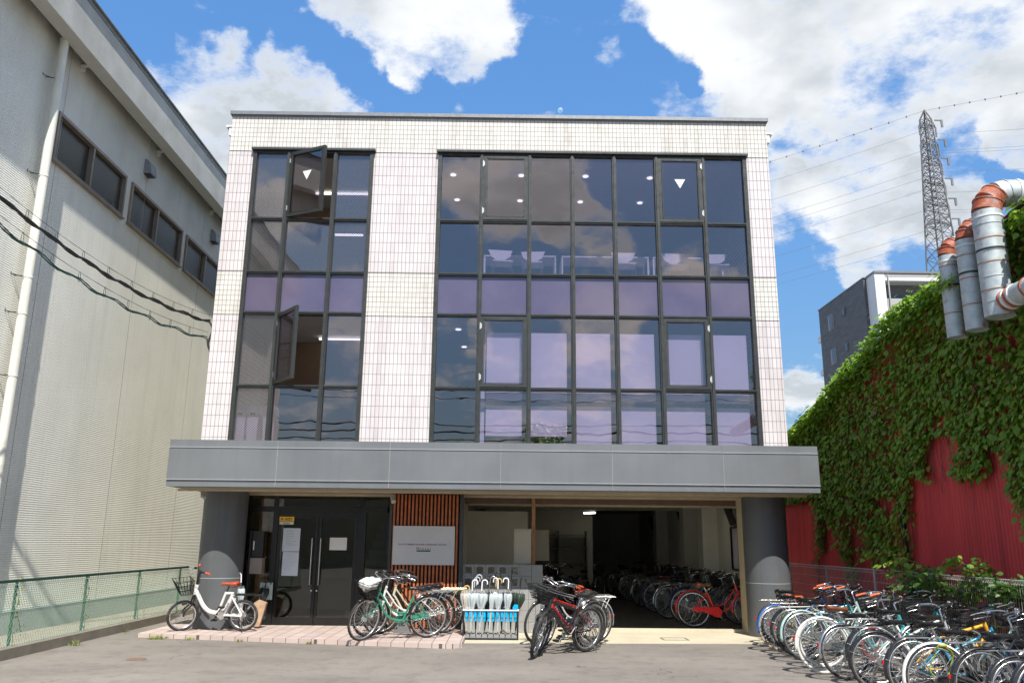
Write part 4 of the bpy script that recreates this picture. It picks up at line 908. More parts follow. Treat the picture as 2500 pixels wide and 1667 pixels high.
b.tube([(xd-.13, 10.7+.08*i, 5.2+.03*sin(i*1.4)) for i in range(11)], .006, 4); tag(b.build('ivy_shoot', M_leafy), 'yellow green ivy shoot curling round the thinnest exhaust duct', 'ivy')

# ================================================================== apartment block, pylon, lines
AP = empty('apartment_building', 'dark grey apartment block with white balconies rising behind the red shed', 'building')
g = G('dark_grey_brick_tile'); sp = g.n('ShaderNodeSeparateXYZ'); g.l(g.tc.outputs['Object'], sp.inputs[0]); cb = g.n('ShaderNodeCombineXYZ'); g.l(sp.outputs[1], cb.inputs[0]); g.l(sp.outputs[2], cb.inputs[1])
br = g.n('ShaderNodeTexBrick'); g.l(cb.outputs[0], br.inputs['Vector']); br.inputs['Color1'].default_value = (.085, .085, .09, 1); br.inputs['Color2'].default_value = (.12, .118, .122, 1); br.inputs['Mortar'].default_value = (.07, .07, .07, 1)
br.inputs['Scale'].default_value = 1; br.inputs['Brick Width'].default_value = .9; br.inputs['Row Height'].default_value = .3; br.inputs['Mortar Size'].default_value = .02; g.col(br.outputs['Color']); g.rough(.6); M_apt = g.m
M_aptw = mat('apartment_white', (.66, .67, .68), .6, var=.04, scale=.3); M_aptg = mat('balcony_grey', (.36, .36, .35), .6, var=.05, scale=.3); M_aptd = mat('balcony_wall_dark', (.13, .135, .14), .6, var=.1, scale=.3)
b = MB(); b.box((32.2, 70.6, 0), (60, 81.4, 24.95)); b.build('wall', M_apt, AP)
b = MB(); b.box((32.15, 70.5, 24.951), (60.1, 81.5, 25.05)); b.box((32.4, 68.8, 24.9), (60, 70.59, 25.1)); b.build('roof_edge', M_cap, AP)
b = MB(); b.box((32.45, 68.9, 0), (33.35, 70.58, 24.89)); b.build('fin_wall', M_aptw, AP)
b = MB(); b.box((33.36, 70.3, 0), (60, 70.59, 24.89)); b.build('balcony_rear_wall', M_aptd, AP)
b = MB(); b.tube([(33.62, 68.86, 0), (33.62, 68.86, 24.8)], .07, 8); b.build('downpipe', M_aptg, AP)
for k in range(8):
    z = 24.24-k*3.43
    b = MB(); b.box((33.36, 68.92, z), (60, 70.28, z+.32)); fl = b.build('balcony_slab', M_aptw, AP)
    b = MB(); b.box((33.40, 68.95, z-3.11+.0), (60, 69.05, z-1.64)); b.build('balcony_parapet', M_aptg, AP)
    for j in range(9):
        b = MB(); x = 33.9+j*2.9; b.box((x, 70.24, z-2.9), (x+1.9, 70.29, z-.9)); b.build('balcony_window', mat('far_window', (.08, .10, .12), .2), AP)
b = MB(); b.box((33.37, 68.90, 24.57), (60, 68.99, 24.88)); b.build('balcony_parapet', M_aptg, AP)
for z in (22.94, 19.5, 16.1, 12.7, 9.3):
    b = MB(); b.box((32.13, 77.8, z-.75), (32.197, 79.0, z+.75)); w = b.build('window', M_aptg, AP); g = MB(); g.box((32.10, 77.88, z-.70), (32.128, 78.75, z+.70)); g.build('pane', mat('far_window', (.08, .10, .12), .2), w)
    b = MB(); b.box((32.13, 74.9, z-.2), (32.197, 75.5, z+.6)); w = b.build('window', M_aptd, AP); g = MB(); g.box((32.10, 75.0, z-.12), (32.128, 75.4, z+.52)); g.build('pane', mat('far_window', (.08, .10, .12), .2), w)
    b = MB(); b.box((32.3, 81.4, z-1.2), (33.2, 82.4, z-.6)); b.build('balcony_end', M_aptw, AP)

PY = empty('transmission_tower', 'tall steel lattice transmission tower behind the apartment block', 'tower', None, (67.3, 120, 0))
M_lat = mat('tower_steel', (.16, .16, .165), .6, .3, var=.2, scale=.3)
rot = rad(28); hw = lambda z: max(.15, (.70+(68.2-z)*.050)) if z < 68.2 else .70*(69.9-z)/1.7+.05
def cn(i, z):
    a = rot+pi/4+i*pi/2; return Vector((cos(a), sin(a), 0))*hw(z)*1.18+Vector((0, 0, z))
b = MB(); lev = [0]; z = 0; st = 6.5
while z < 66: z += st; st = max(1.15, st*.90); lev.append(min(z, 68.2))
lev = [v for v in lev if v < 68.2]+[68.2, 69.85]
for i in range(4): b.tube([cn(i, z) for z in lev], .13, 4)
b.build('leg', M_lat, PY)
b = MB()
for a, c in zip(lev, lev[1:]):
    for i in range(4):
        j = (i+1) % 4; b.tube([cn(i, a), cn(j, c)], .055, 3, cap=False); b.tube([cn(j, a), cn(i, c)], .055, 3, cap=False); b.tube([cn(i, c), cn(j, c)], .055, 3, cap=False)
b.build('bracing', M_lat, PY)
armz = [(68.2, 66.9), (64.7, 63.5), (61.9, 60.3), (58.1, 56.8), (54.9, 53.4), (51.3, 50.0)]; ends = []
dirn = Vector((cos(rot-.3), sin(rot-.3), 0))
for z1, z0 in armz:
    w = hw(z0)+.9; b = MB()
    for sg in (-1, 1):
        e = dirn*sg*w*(1.0 if sg > 0 else .8)+Vector((0, 0, z0+.3))
        for i in range(4): b.tube([cn(i, z0), e], .05, 3, cap=False); b.tube([cn(i, z1), e], .05, 3, cap=False)
        ends.append(e)
    b.build('cross_arm', M_lat, PY)
    for sg in (-1, 1):
        b = MB(); e = ends[-1 if sg > 0 else -2]; b.tube([e, e-Vector((0, 0, 1.9))], .03, 4)
        for k in range(7): b.cyl((e.x, e.y, e.z-.25*k-.2), .16, .09, 8)
        b.build('insulator', mat('insulator_grey', (.30, .31, .32), .3), PY)
    b = MB(); e = Vector((hw(z0)+.3, 0, z0+.3)); b.box((e.x+.4, -.08, e.z+.9), (e.x+1.5, .08, e.z+1.08)); b.box((e.x+1.35, -.1, e.z-.2), (e.x+1.65, .1, e.z+1.08)); b.build('jumper_bracket', M_lat, PY)
k = 0
for e in ends:
    k += 1
    A = Vector((67.3, 120, -1.2))+e
    for sg, dv in ((-1, Vector((-150, 60, 0))), (1, Vector((120, -50, 0)))):
        if (sg < 0) != (e.dot(dirn) < 0) and k % 3: continue
        b = MB(); pts = [A+dv*t+Vector((0, 0, (-14 if sg < 0 else 6)*t-24*t*(1-t))) for t in [i/24 for i in range(25)]]
        b.tube(pts, .022, 3); tag(b.build('power_line', M_lat), 'high voltage line strung from the transmission tower across the clouds', 'power line', 'high voltage lines on the tower')
b = MB(); A = Vector((67.3, 120, 69.9)); pts = [A+Vector((-150, 60, 0))*t+Vector((0, 0, -16*t-20*t*(1-t))) for t in [i/30 for i in range(31)]][::-1]+[A+Vector((120, -50, 0))*t+Vector((0, 0, 16*t-14*t*(1-t))) for t in [i/30 for i in range(31)]]
b.tube(pts, .024, 3); gw = b.build('ground_wire', M_lat); tag(gw, 'topmost wire with small beads running over the tip of the tower', 'power line')
b = MB()
for i in range(0, 61, 1):
    if 24 < i < 44:
        for h in (0, .5): p = pts[i].lerp(pts[min(60, i+1)], h); b.cyl((p.x, p.y, p.z-.12), .12, .24, 6)
b.build('marker_bead', M_lat, gw)

# moon low over the roof
b = MB(); d = Vector((.0605, .87, .489)).normalized(); rr_ = 4000*.0030
mo = bpy.data.meshes.new('moon'); bm = bmesh.new(); bmesh.ops.create_icosphere(bm, subdivisions=4, radius=rr_); bm.to_mesh(mo); bm.free()
g = G('moon_surface'); n = g.noise(.09, 4); g.col((.1, .1, .1)); g.p.inputs['Emission Strength'].default_value = .62; g.l(g.mix(g.mr(n, .4, .6, 0, 1), (.22, .50, .92), (.46, .66, .92)), g.p.inputs['Emission Color'])  # sunlit face and sky haze painted as a pale blue glow
mo.materials.append(g.m); o = bpy.data.objects.new('moon', mo); C.objects.link(o); o.location = d*4000+Vector((0, 0, 1.6)); tag(o, 'faint pale daytime moon just above the roof edge', 'moon')

# ================================================================== street side that the glass mirrors
def tree(name, x, y, h, r, lab, seed):
    rg = random.Random(seed); root = empty(name, lab, 'tree', 'street trees mirrored in the windows', (x, y, 0))
    b = MB(); b.tube([(0, 0, 0), (.05, 0, h*.3), (-.05, .1, h*.6), (0, 0, h*.85)], [.16, .13, .08, .03], 8)
    for i in range(8):
        a = rg.uniform(0, 6.28); z = h*rg.uniform(.35, .7); b.tube([(0, 0, z), (cos(a)*r*.5, sin(a)*r*.5, z+.5), (cos(a)*r*.8, sin(a)*r*.8, z+1.0)], [.05, .03, .01], 5)
    b.build('trunk', M_stem, root); lb = MB()
    cl_ = [(Vector((rg.gauss(0, r*.45), rg.gauss(0, r*.45), h*rg.uniform(.45, 1))), rg.uniform(.4, .8)) for _ in range(26)]
    for c_, q in cl_:
        for i in range(70):
            d = Vector((rg.gauss(0, 1), rg.gauss(0, 1), rg.gauss(0, 1))).normalized()*q*rg.random()**.4; leafmesh(lb, c_+d, d+Vector((0, 0, .5)), Vector((rg.gauss(0, 1), rg.gauss(0, 1), -.4)), rg.uniform(.12, .22))
    lb.build('crown', M_leaf, root)
tree('street_tree', 1.5, -13, 7.4, 2.2, 'leafy street tree across the road, seen only as a reflection in the windows', 1)
tree('street_tree', 5.2, -14, 6.6, 2.0, 'lower street tree to the right across the road, seen only as a reflection', 2)
tree('street_tree', -2.6, -15, 6.4, 1.9, 'street tree to the left across the road, seen only as a reflection', 5)
for i, (z, y, r) in enumerate(((9.6, -9, .018), (9.2, -9.1, .018), (7.9, -8.7, .03), (7.55, -8.8, .045), (7.1, -8.6, .03))):
    b = MB(); b.tube([(-40+80*t, y, z-1.0*4*t*(1-t)+.02*i) for t in [k/40 for k in range(41)]], r, 5); tag(b.build('street_cable', M_rubber), 'street cable mirrored as a dark line in the windows', 'cable', 'street cables mirrored in the windows')
b = MB(); b.box((-16, -26, 0), (14, -20, 5.2)); hs_ = b.build('street_house', mat('house_beige', (.30, .28, .24), .8, var=.1, scale=.5)); tag(hs_, 'low beige house across the road mirrored in the entrance glass', 'building')
b = MB(); b.prism([(-26.4, 5.2), (-19.6, 5.2), (-23, 6.8)], 0, -16.4, 14.4); b.build('roof', M_cap, hs_)

# ---- furniture behind the glass
def chair(x, y, z, lab, a=0):
    root = empty('chair', lab, 'chair', 'white chairs behind the upper windows', (x, y, z)); root.rotation_euler = (0, 0, rad(a))
    b = MB(); b.prism([(-.20, -.20), (.20, -.20), (.22, .18), (-.22, .18)], 2, .43, .455); b.build('seat', M_white, root)
    b = MB(); b.prism([(-.25, .80), (.25, .80), (.19, .66), (.09, .60), (-.09, .60), (-.19, .66)], 1, .20, .222); b.build('backrest', M_white, root)
    for sx, sy in ((-1, -1), (1, -1), (-1, 1), (1, 1)): b = MB(); b.tube([(.17*sx, .16*sy, .43), (.21*sx, .20*sy, 0)], .009, 6); b.build('leg', M_chrome, root)
    for sx in (-1, 1): b = MB(); b.tube([(.16*sx, .19, .44), (.14*sx, .215, .66)], .009, 6); b.build('back_support', M_chrome, root)
for x, y, a, lab in ((-.10, 15.66, 8, 'white chair behind the second floor glass, second bay from the left, largest back'), (.52, 15.72, -4, 'white chair behind the mullion between the second and third bays'), (2.38, 15.72, 0, 'white chair behind the fifth bay of the second floor glass'), (3.42, 15.74, 5, 'white chair behind the sixth bay of the second floor glass'), (4.25, 15.74, -3, 'white chair behind the right hand bay of the second floor glass')):
    chair(x, y, 6.551, lab, a)
for x0, x1, lab in ((-.47, 1.02, 'left hand white table behind the second floor glass'), (1.12, 2.92, 'middle white table behind the second floor glass'), (3.0, 4.45, 'right hand white table behind the second floor glass')):
    root = empty('table', lab, 'table', None, (x0, 16.0, 6.551)); w = x1-x0
    b = MB(); b.box((0, 0, .72), (w, .6, .745)); b.build('table_top', M_white, root)
    for q in (0.0, w-.035):
        for yy in (.01, .56): b = MB(); b.box((q, yy, 0), (q+.035, yy+.03, .719)); b.build('leg', M_white, root)
for x, lab in ((-4.98, 'leftmost of three white lidded bins behind the first floor glass'), (-4.74, 'middle one of three white lidded bins behind the first floor glass'), (-4.44, 'right hand white lidded bin behind the first floor glass')):
    root = empty('trash_bin', lab, 'bin', 'white bins behind the glass', (x, 15.6, 3.16)); bm_ = mat('bin_white', (.74, .73, .76), .4, var=.03)
    b = MB(); b.prism([(-.09, 0), (.09, 0), (.105, .68), (-.105, .68)], 1, -.16, .16); b.build('body', bm_, root)
    b = MB(); b.prism([(-.112, .70), (.112, .70), (.09, .88), (-.09, .88)], 1, -.165, .15); b.build('lid', bm_, root)
    b = MB(); b.box((-.05, -.172, .70), (.05, -.166, .74)); b.build('handle', M_blackp, root)

# ================================================================== bicycles
PM = {}   # shared part meshes
def pm(key, fn):
    if key not in PM:
        b = MB(); fn(b); me = b.mesh(key.split('|')[0]); me.materials.append(M_blackp); PM[key] = me
    return PM[key]
def put(key, fn, name, m_, parent, mx=None):
    o = bpy.data.objects.new(name, pm(key, fn)); C.objects.link(o); o.parent = parent
    o.material_slots[0].link = 'OBJECT'; o.material_slots[0].material = m_
    if mx is not None: o.matrix_local = mx
    return o
paintcache = {}
def paint(rgb):
    if rgb not in paintcache:
        paintcache[rgb] = mat('bicycle_paint_%d' % len(paintcache), rgb, .28, .1, var=.08, scale=12, coat=.7)
    return paintcache[rgb]
BLK = (.012, .012, .014); WHT = (.80, .80, .76); RED = (.62, .02, .015); GRN = (.03, .24, .15); TEAL = (.05, .36, .37); MINT = (.38, .56, .51); BLUE = (.02, .11, .38); SKY = (.03, .27, .42); SIL = (.42, .44, .46); YEL = (.72, .36, .02); CRM = (.70, .63, .45); BRN = (.20, .06, .025); ORG = (.55, .10, .03); NAVY = (.015, .03, .10); GRY = (.20, .21, .22); PINK = (.6, .25, .28)
M_tyre = mat('tyre_rubber', (.022, .022, .023), .75, var=.3, scale=30, dirt=(.12, .11, .10)); M_tyreb = mat('tyre_tan', (.36, .30, .20), .7, var=.15, scale=20); M_tyrew = mat('tyre_white', (.62, .61, .57), .6, var=.08, scale=20)
M_saddleb = mat('black_vinyl', (.016, .016, .017), .28, var=.1); M_brass = mat('rack_cream', (.74, .62, .30), .4, .1)
M_refl = mat('red_reflector', (.55, .01, .01), .2, coat=.5); M_rim = mat('alloy_rim', (.60, .60, .60), .28, .85, var=.12); M_spoke = mat('spoke_steel', (.55, .55, .55), .3, .8, var=.1)
R2 = Matrix.Rotation

def mk_wheel(parent, R, tr, x, tyre, key, T=None, detail=True):
    def spokes(b):
        b.tube([(0, -.045, 0), (0, .045, 0)], .018, 10); b.tube([(0, .03, 0), (0, .034, 0)], .034, 12); b.tube([(0, -.034, 0), (0, -.03, 0)], .034, 12)
        n = 28
        for i in range(n):
            a = 2*pi*i/n; a2 = a+(.42 if i % 4 < 2 else -.42); y = .032 if i % 2 else -.032
            b.tube([(.03*cos(a2), y, .03*sin(a2)), ((R-2*tr-.01)*cos(a), 0, (R-2*tr-.01)*sin(a))], .0017, 3, cap=False)
        b.obox(((R*.62)*cos(2.2), 0, (R*.62)*sin(2.2)), (cos(2.2), 0, sin(2.2)), (0, 1, 0), (-sin(2.2), 0, cos(2.2)), .03, .006, .014)
    mxx = Matrix.Translation((x, 0, R)) @ R2((x*37.1) % 6.0, 4, 'Y')
    if T is not None: mxx = T @ mxx
    w = put('spokes|%s' % key, spokes, 'wheel', M_spoke, parent, mxx)
    put('rim|%s' % key, lambda b: b.torus((0, 0, 0), R-2*tr-.004, .0125, 40, 6, .9), 'rim', M_rim, w)
    put('tyre|%s' % key, lambda b: b.torus((0, 0, 0), R-tr, tr, 44, 8), 'tyre', tyre, w)
    return w

def bike(name, label, group, kind, x, y, z, head, lean=5, frame=BLK, fender=None, saddle=None, grips=None, tyre=None, rack=None, basket=True, steer=0., guard=None, stand=True, light=True, scale=1., rear_light=None, kid=0):
    """origin under the rear hub; +x is forward. kind: city, cross, mtb, ebike"""
    root = empty(name, label, 'bicycle', group, (x, y, z))
    root.rotation_euler = Matrix((R2(rad(head), 4, 'Z') @ R2(-rad(lean), 4, 'X')).to_3x3()).to_euler() if False else (R2(rad(head), 3, 'Z') @ R2(-rad(lean), 3, 'X')).to_euler()
    root.scale = (scale,)*3
    K = kind; fm = paint(frame); fe = paint(fender) if fender else M_chrome
    sd = M_saddleb if saddle is None else mat('saddle_%d%d%d' % tuple(int(v*1000) for v in saddle), saddle, .3, var=.12, scale=15, coat=.3)
    gp = M_blackp if grips is None else mat('grip_%d%d%d' % tuple(int(v*1000) for v in grips), grips, .5, var=.15, scale=15)
    ty = tyre or M_tyre
    R, tr, wb = {'city': (.335, .018, 1.09), 'cross': (.340, .017, 1.06), 'mtb': (.330, .026, 1.06), 'ebike': (.262, .023, 1.04)}[K]
    BB = Vector({'city': (.43, 0, .28), 'cross': (.42, 0, .28), 'mtb': (.42, 0, .30), 'ebike': (.44, 0, .285)}[K])
    if K == 'city':
        HB, HT, ST = Vector((.89, 0, .60)), Vector((.835, 0, .80)), Vector((.265, 0, .68)); SZ = .80
    elif K == 'cross':
        HB, HT, ST = Vector((.87, 0, .64)), Vector((.825, 0, .80)), Vector((.255, 0, .70)); SZ = .84
    elif K == 'mtb':
        HB, HT, ST = Vector((.87, 0, .65)), Vector((.825, 0, .79)), Vector((.27, 0, .66)); SZ = .86
    else:
        HB, HT, ST = Vector((.855, 0, .60)), Vector((.82, 0, .765)), Vector((.305, 0, .655)); SZ = .80
    FA = Vector((wb, 0, R)); RA = Vector((0, 0, R))
    def f_frame(b):
        if K == 'ebike':
            b.tube([HB, HT], .034, 14)
            b.tube(smooth_path([(.835, 0, .66), (.77, 0, .54), (.70, 0, .42), (.61, 0, .335), (.52, 0, .305), (.44, 0, .30)], 5), .036, 14)
            b.tube([BB+Vector((0, 0, -.0)), ST], .021, 12); b.tube([(.335, 0, .30), (.185, 0, .60)], .036, 12); b.tube([(.17, 0, .63), (.31, 0, .62)], .022, 10)
            b.prism([(.36, .36), (.48, .33), (.47, .27), (.38, .19), (.345, .20), (.31, .30)], 1, -.03, .03)
            for s_ in (-1, 1):
                b.tube([(.19, .03*s_, .56), (0, .055*s_, R+.01)], .015, 8); b.tube([(.33, .035*s_, .27), (0, .06*s_, R)], .017, 8)
        else:
            b.tube([HB, HT], .021, 10); b.tube([BB-Vector((0, .035, 0)), BB+Vector((0, .035, 0))], .024, 10); b.tube([BB, ST], .017, 10)
            if K == 'city':
                b.tube(smooth_path([(.885, 0, .64), (.81, 0, .53), (.73, 0, .40), (.65, 0, .33), (.55, 0, .295), (.43, 0, .28)], 5), .019, 10)
                b.tube(smooth_path([(.855, 0, .74), (.76, 0, .62), (.67, 0, .50), (.57, 0, .425), (.46, 0, .40), (.372, 0, .41)], 5), .014, 8)
                b.tube([(.62, 0, .46), (.655, 0, .335)], .008, 6)
            elif K == 'cross':
                b.tube([(.865, 0, .66), BB], .019, 10); b.tube([(.835, 0, .765), (.325, 0, .52)], .015, 8)
            else:
                b.tube([(.86, 0, .67), BB], .024, 10); b.tube([(.835, 0, .765), (.285, 0, .625)], .019, 10); b.tube([(.37, 0, .44), (.34, 0, .50)], .026, 8)
            for s_ in (-1, 1):
                b.tube([(.29, .022*s_, .60), (.1, .05*s_, .44), (0, .062*s_, R)], .008, 6); b.tube([(.41, .03*s_, BB.z), (.2, .055*s_, .31), (0, .062*s_, R)], .010, 6)
    fr_ = put('frame|'+K, f_frame, 'frame', fm, root)
    # steering assembly turns about the head tube
    ax = (HT-HB).normalized(); T = Matrix.Translation(HB) @ R2(rad(steer), 4, ax) @ Matrix.Translation(-HB)
    def f_fork(b):
        rr = .011 if K in ('city', 'cross') else .016
        b.tube([HT, HB-ax*.03], .012, 8); cr_ = HB-ax*.045
        b.obox(cr_, (1, 0, 0), (0, 1, 0), (0, 0, 1), .018, .058, .014)
        for s_ in (-1, 1): b.tube(smooth_path([cr_+Vector((0, .052*s_, 0)), cr_+Vector((.05, .054*s_, -.12)), (wb-.03, .055*s_, R+.09), (wb, .055*s_, R)], 4), rr, 8)
    put('fork|'+K, f_fork, 'fork', fm if K in ('city', 'cross') and sum(frame) > .1 else M_blackp if K != 'city' else M_chrome, root, T)
    mk_wheel(root, R, tr, wb, ty, K, T); mk_wheel(root, R, tr, 0, ty, K)
    # handlebar
    def f_bar(b):
        if K == 'city':
            st_ = HT+ax*.13; b.tube([HT-ax*.02, st_, st_+Vector((.03, 0, .012))], .012, 8)
            for s_ in (-1, 1): b.tube(smooth_path([st_+Vector((.03, 0, .012)), st_+Vector((.055, .06*s_, .03)), st_+Vector((.05, .15*s_, .065)), st_+Vector((-.02, .235*s_, .065)), st_+Vector((-.10, .27*s_, .045)), st_+Vector((-.20, .285*s_, .02))], 4), .011, 7)
        elif K == 'ebike':
            st_ = HT+Vector((-.03, 0, .24)); b.tube([HT, HT+Vector((-.008, 0, .10)), st_], [.024, .020, .017], 10)
            b.tube([st_+Vector((-.07, -.29, .0)), st_+Vector((-.01, -.16, .0)), st_+Vector((.01, 0, 0)), st_+Vector((-.01, .16, 0)), st_+Vector((-.07, .29, 0))], .0125, 8)
        else:
            st_ = HT+ax*.10; b.tube([HT-ax*.02, st_, st_+Vector((.06, 0, .012))], .014, 8)
            b.tube([st_+Vector((.03, -.29, .02)), st_+Vector((.055, -.12, .018)), st_+Vector((.06, 0, .012)), st_+Vector((.055, .12, .018)), st_+Vector((.03, .29, .02))], .011, 8)
    hb = put('handlebar|'+K, f_bar, 'handlebar', M_chrome if K == 'city' else M_blackp, root, T)
    for s_ in (-1, 1):
        def f_grip(b, s_=s_):
            st_ = {'city': HT+ax*.13, 'ebike': HT+Vector((-.03, 0, .24))}.get(K, HT+ax*.10)
            if K == 'city': b.tube([st_+Vector((-.10, .271*s_, .045)), st_+Vector((-.16, .28*s_, .033)), st_+Vector((-.225, .288*s_, .013))], [.0165, .0155, .0175], 9)
            elif K == 'ebike': b.tube([st_+Vector((-.04, .225*s_, 0)), st_+Vector((-.075, .30*s_, 0)), st_+Vector((-.085, .33*s_, 0))], [.018, .017, .019], 10)
            else: b.tube([st_+Vector((.043, .19*s_, .019)), st_+Vector((.029, .30*s_, .02))], .0165, 9)
        put('grip|%s%d' % (K, s_), f_grip, 'grip', gp, hb)
        def f_lever(b, s_=s_):
            st_ = {'city': HT+ax*.13, 'ebike': HT+Vector((-.03, 0, .24))}.get(K, HT+ax*.10)
            if K == 'city': b.tube([st_+Vector((-.06, .25*s_, .05)), st_+Vector((-.045, .262*s_, .015)), st_+Vector((-.10, .285*s_, .0)), st_+Vector((-.19, .305*s_, -.02))], .006, 5); b.obox(st_+Vector((-.055, .25*s_, .052)), (1, 0, 0), (0, 1, 0), (0, 0, 1), .022, .014, .014)
            else: b.obox(st_+Vector((.03, .16*s_, .0)), (1, 0, 0), (0, 1, 0), (0, 0, 1), .02, .022, .016); b.tube([st_+Vector((.045, .16*s_, -.005)), st_+Vector((.065, .22*s_, -.03)), st_+Vector((.05, .29*s_, -.04))], .006, 5)
        put('brake_lever|%s%d' % (K, s_), f_lever, 'brake_lever', M_chrome if K == 'city' else M_blackp, hb)
    def f_bell(b):
        st_ = HT+ax*.13; b.cyl(st_+Vector((.0, -.17, .07)), .024, .014, 12); b.cyl(st_+Vector((.0, -.17, .084)), .024, .008, 12, .012)
    if K == 'city': put('bell|'+K, f_bell, 'bell', M_chrome, hb)
    def f_cable(b):
        st_ = HT+ax*.12; b.tube(smooth_path([st_+Vector((.02, .15, .05)), st_+Vector((.12, .08, .02)), st_+Vector((.09, .02, -.16)), HB+Vector((.03, .02, .0))], 5), .003, 4); b.tube(smooth_path([st_+Vector((.02, -.15, .05)), st_+Vector((.13, -.06, .03)), st_+Vector((.07, -.02, -.16)), HB+Vector((-.03, -.015, -.03))], 5), .003, 4)
    put('brake_cable|'+K, f_cable, 'brake_cable', M_blackp, root, T)
    # saddle and post
    sc_ = Vector((ST.x-.045*(SZ-ST.z)/.12, 0, SZ))
    put('seat_post|'+K, lambda b: (b.tube([ST-Vector((0, 0, .02)), Vector((sc_.x+.01, 0, SZ-.055))], .0125, 8), b.tube([ST-Vector((-.004, 0, .012)), ST+Vector((-.002, 0, .012))], .021, 10)), 'seat_post', M_blackp if K == 'ebike' else M_chrome, root)
    def f_saddle(b):
        prof = [(-.145, .080, .008), (-.13, .105, .018), (-.06, .098, .010), (0, .058, .0), (.06, .034, .0), (.12, .022, .0), (.145, .012, -.006)]
        n = 12; vs = []
        for px, w, dz in prof:
            for j in range(n):
                a = 2*pi*j/n; yy = w*cos(a); zz = (.016 if sin(a) > 0 else .062*(1.0 if px < 0 else .6))*sin(a)+dz
                vs.append((sc_.x+px, yy, SZ-.012+zz))
        b.add(vs, [(i*n+j, i*n+(j+1) % n, (i+1)*n+(j+1) % n, (i+1)*n+j) for i in range(len(prof)-1) for j in range(n)]+[tuple(range(n))[::-1], tuple(range((len(prof)-1)*n, len(prof)*n))], True)
    s_o = put('saddle|'+K, f_saddle, 'saddle', sd, root)
    def f_spring(b):
        for s_ in (-1, 1):
            b.tube([(sc_.x-.09+.012*cos(t*1.3), .045*s_+.012*sin(t*1.3), SZ-.085+.0035*t) for t in range(14)], .0035, 4); b.tube([(sc_.x-.09, .045*s_, SZ-.085), (sc_.x+.01, .015*s_, SZ-.065), (sc_.x+.10, .012*s_, SZ-.03)], .004, 4)
    put('saddle_spring|'+K, f_spring, 'saddle_rail', M_steel, s_o)
    # drivetrain
    def f_crank(b):
        b.torus((BB.x, -.045, BB.z), .078, .006, 26, 4); b.tube([BB+Vector((0, -.055, 0)), BB+Vector((0, .055, 0))], .016, 10)
        for i in range(5): a = i*2*pi/5; b.tube([BB+Vector((0, -.045, 0)), BB+Vector((.078*cos(a), -.045, .078*sin(a)))], .006, 4)
        for s_, a in ((-1, -.9), (1, 2.24)): b.tube([BB+Vector((0, .058*s_, 0)), BB+Vector((.165*cos(a), .066*s_, .165*sin(a)))], .010, 6)
    ck = put('crankset|'+K, f_crank, 'crankset', M_steel if K != 'ebike' else M_blackp, root)
    for s_, a in ((-1, -.9), (1, 2.24)):
        put('pedal|%s%d' % (K, s_), lambda b, s_=s_, a=a: b.obox(BB+Vector((.165*cos(a), .115*s_, .165*sin(a))), (1, 0, 0), (0, 1, 0), (0, 0, 1), .045, .042, .012), 'pedal', M_blackp, ck)
    if guard is None: guard = K == 'city'
    if guard:
        def f_guard(b):
            pl = []; 
            for i in range(11): a = pi/2-pi*i/10; pl.append((BB.x+.095*cos(a), BB.z+.095*sin(a)))
            pl += [(.22, R-.06), (0.0, R-.035)]
            for i in range(1, 6): a = -pi/2-pi*i/6; pl.append((.035*cos(a), R+.035*sin(a)))
            pl += [(0, R+.035), (.22, R+.045)]; b.prism(pl, 1, -.082, -.052)
        gm = fm if frame in (RED, GRN) else M_blackp if frame in (BLK, NAVY) else M_steel
        put('chain_guard|'+K, f_guard, 'chain_guard', gm, root)
    else:
        put('chain|'+K, lambda b: (b.tube([(0, -.045, R+.03), (BB.x, -.045, BB.z+.08)], .004, 4), b.tube([(0, -.045, R-.03), (.03, -.045, R-.09), (BB.x, -.045, BB.z-.08)], .004, 4), b.torus((0, -.045, R), .034, .008, 18, 4), b.box((.02, -.055, R-.11), (.05, -.04, R-.02))), 'chain', M_steel, root)
    # mudguards
    if fender is not None or K == 'city':
        put('fender_r|'+K, lambda b: b.fender((0, 0, R), R+.012, .026, rad(12), rad(192), 22), 'fender', fe, root)
        fo = put('fender_f|'+K, lambda b: b.fender((wb, 0, R), R+.012, .026, rad(58), rad(196), 18), 'fender', fe, root, T)
        def f_stay(b):
            for s_ in (-1, 1): b.tube([(0, .066*s_, R), ((R+.012)*cos(rad(160)), .024*s_, R+(R+.012)*sin(rad(160)))], .0028, 4)
        put('fender_stay|'+K, f_stay, 'fender_stay', M_steel, root)
    if rack is None: rack = K == 'city'
    if rack:
        zr = 2*R+.055 if K != 'ebike' else .60
        def f_rack(b):
            for y_ in (-.055, 0, .055): b.tube([(.13, y_*.8, zr), (-.33, y_, zr-.005)], .0055, 5)
            b.tube([(.13, -.045, zr), (.13, .045, zr)], .0055, 5); b.tube([(-.33, -.06, zr-.005), (-.345, -.03, zr-.004), (-.345, .03, zr-.004), (-.33, .06, zr-.005)], .0055, 5)
            for x_ in (-.05, -.2): b.tube([(x_, -.058, zr), (x_, .058, zr)], .005, 5)
            for s_ in (-1, 1): b.tube([(-.22, .057*s_, zr), (-.17, .066*s_, zr-.05), (0, .07*s_, R)], .0048, 5); b.tube([(.13, .035*s_, zr), (.25, .022*s_, zr-.06)], .0045, 5)
            if K == 'ebike': b.box((-.22, -.06, zr+.004), (.12, .06, zr+.016))
        rm = rack if not isinstance(rack, bool) else (M_steel if K != 'ebike' else M_blackp)
        put('rear_rack|'+K, f_rack, 'rear_rack', rm, root)
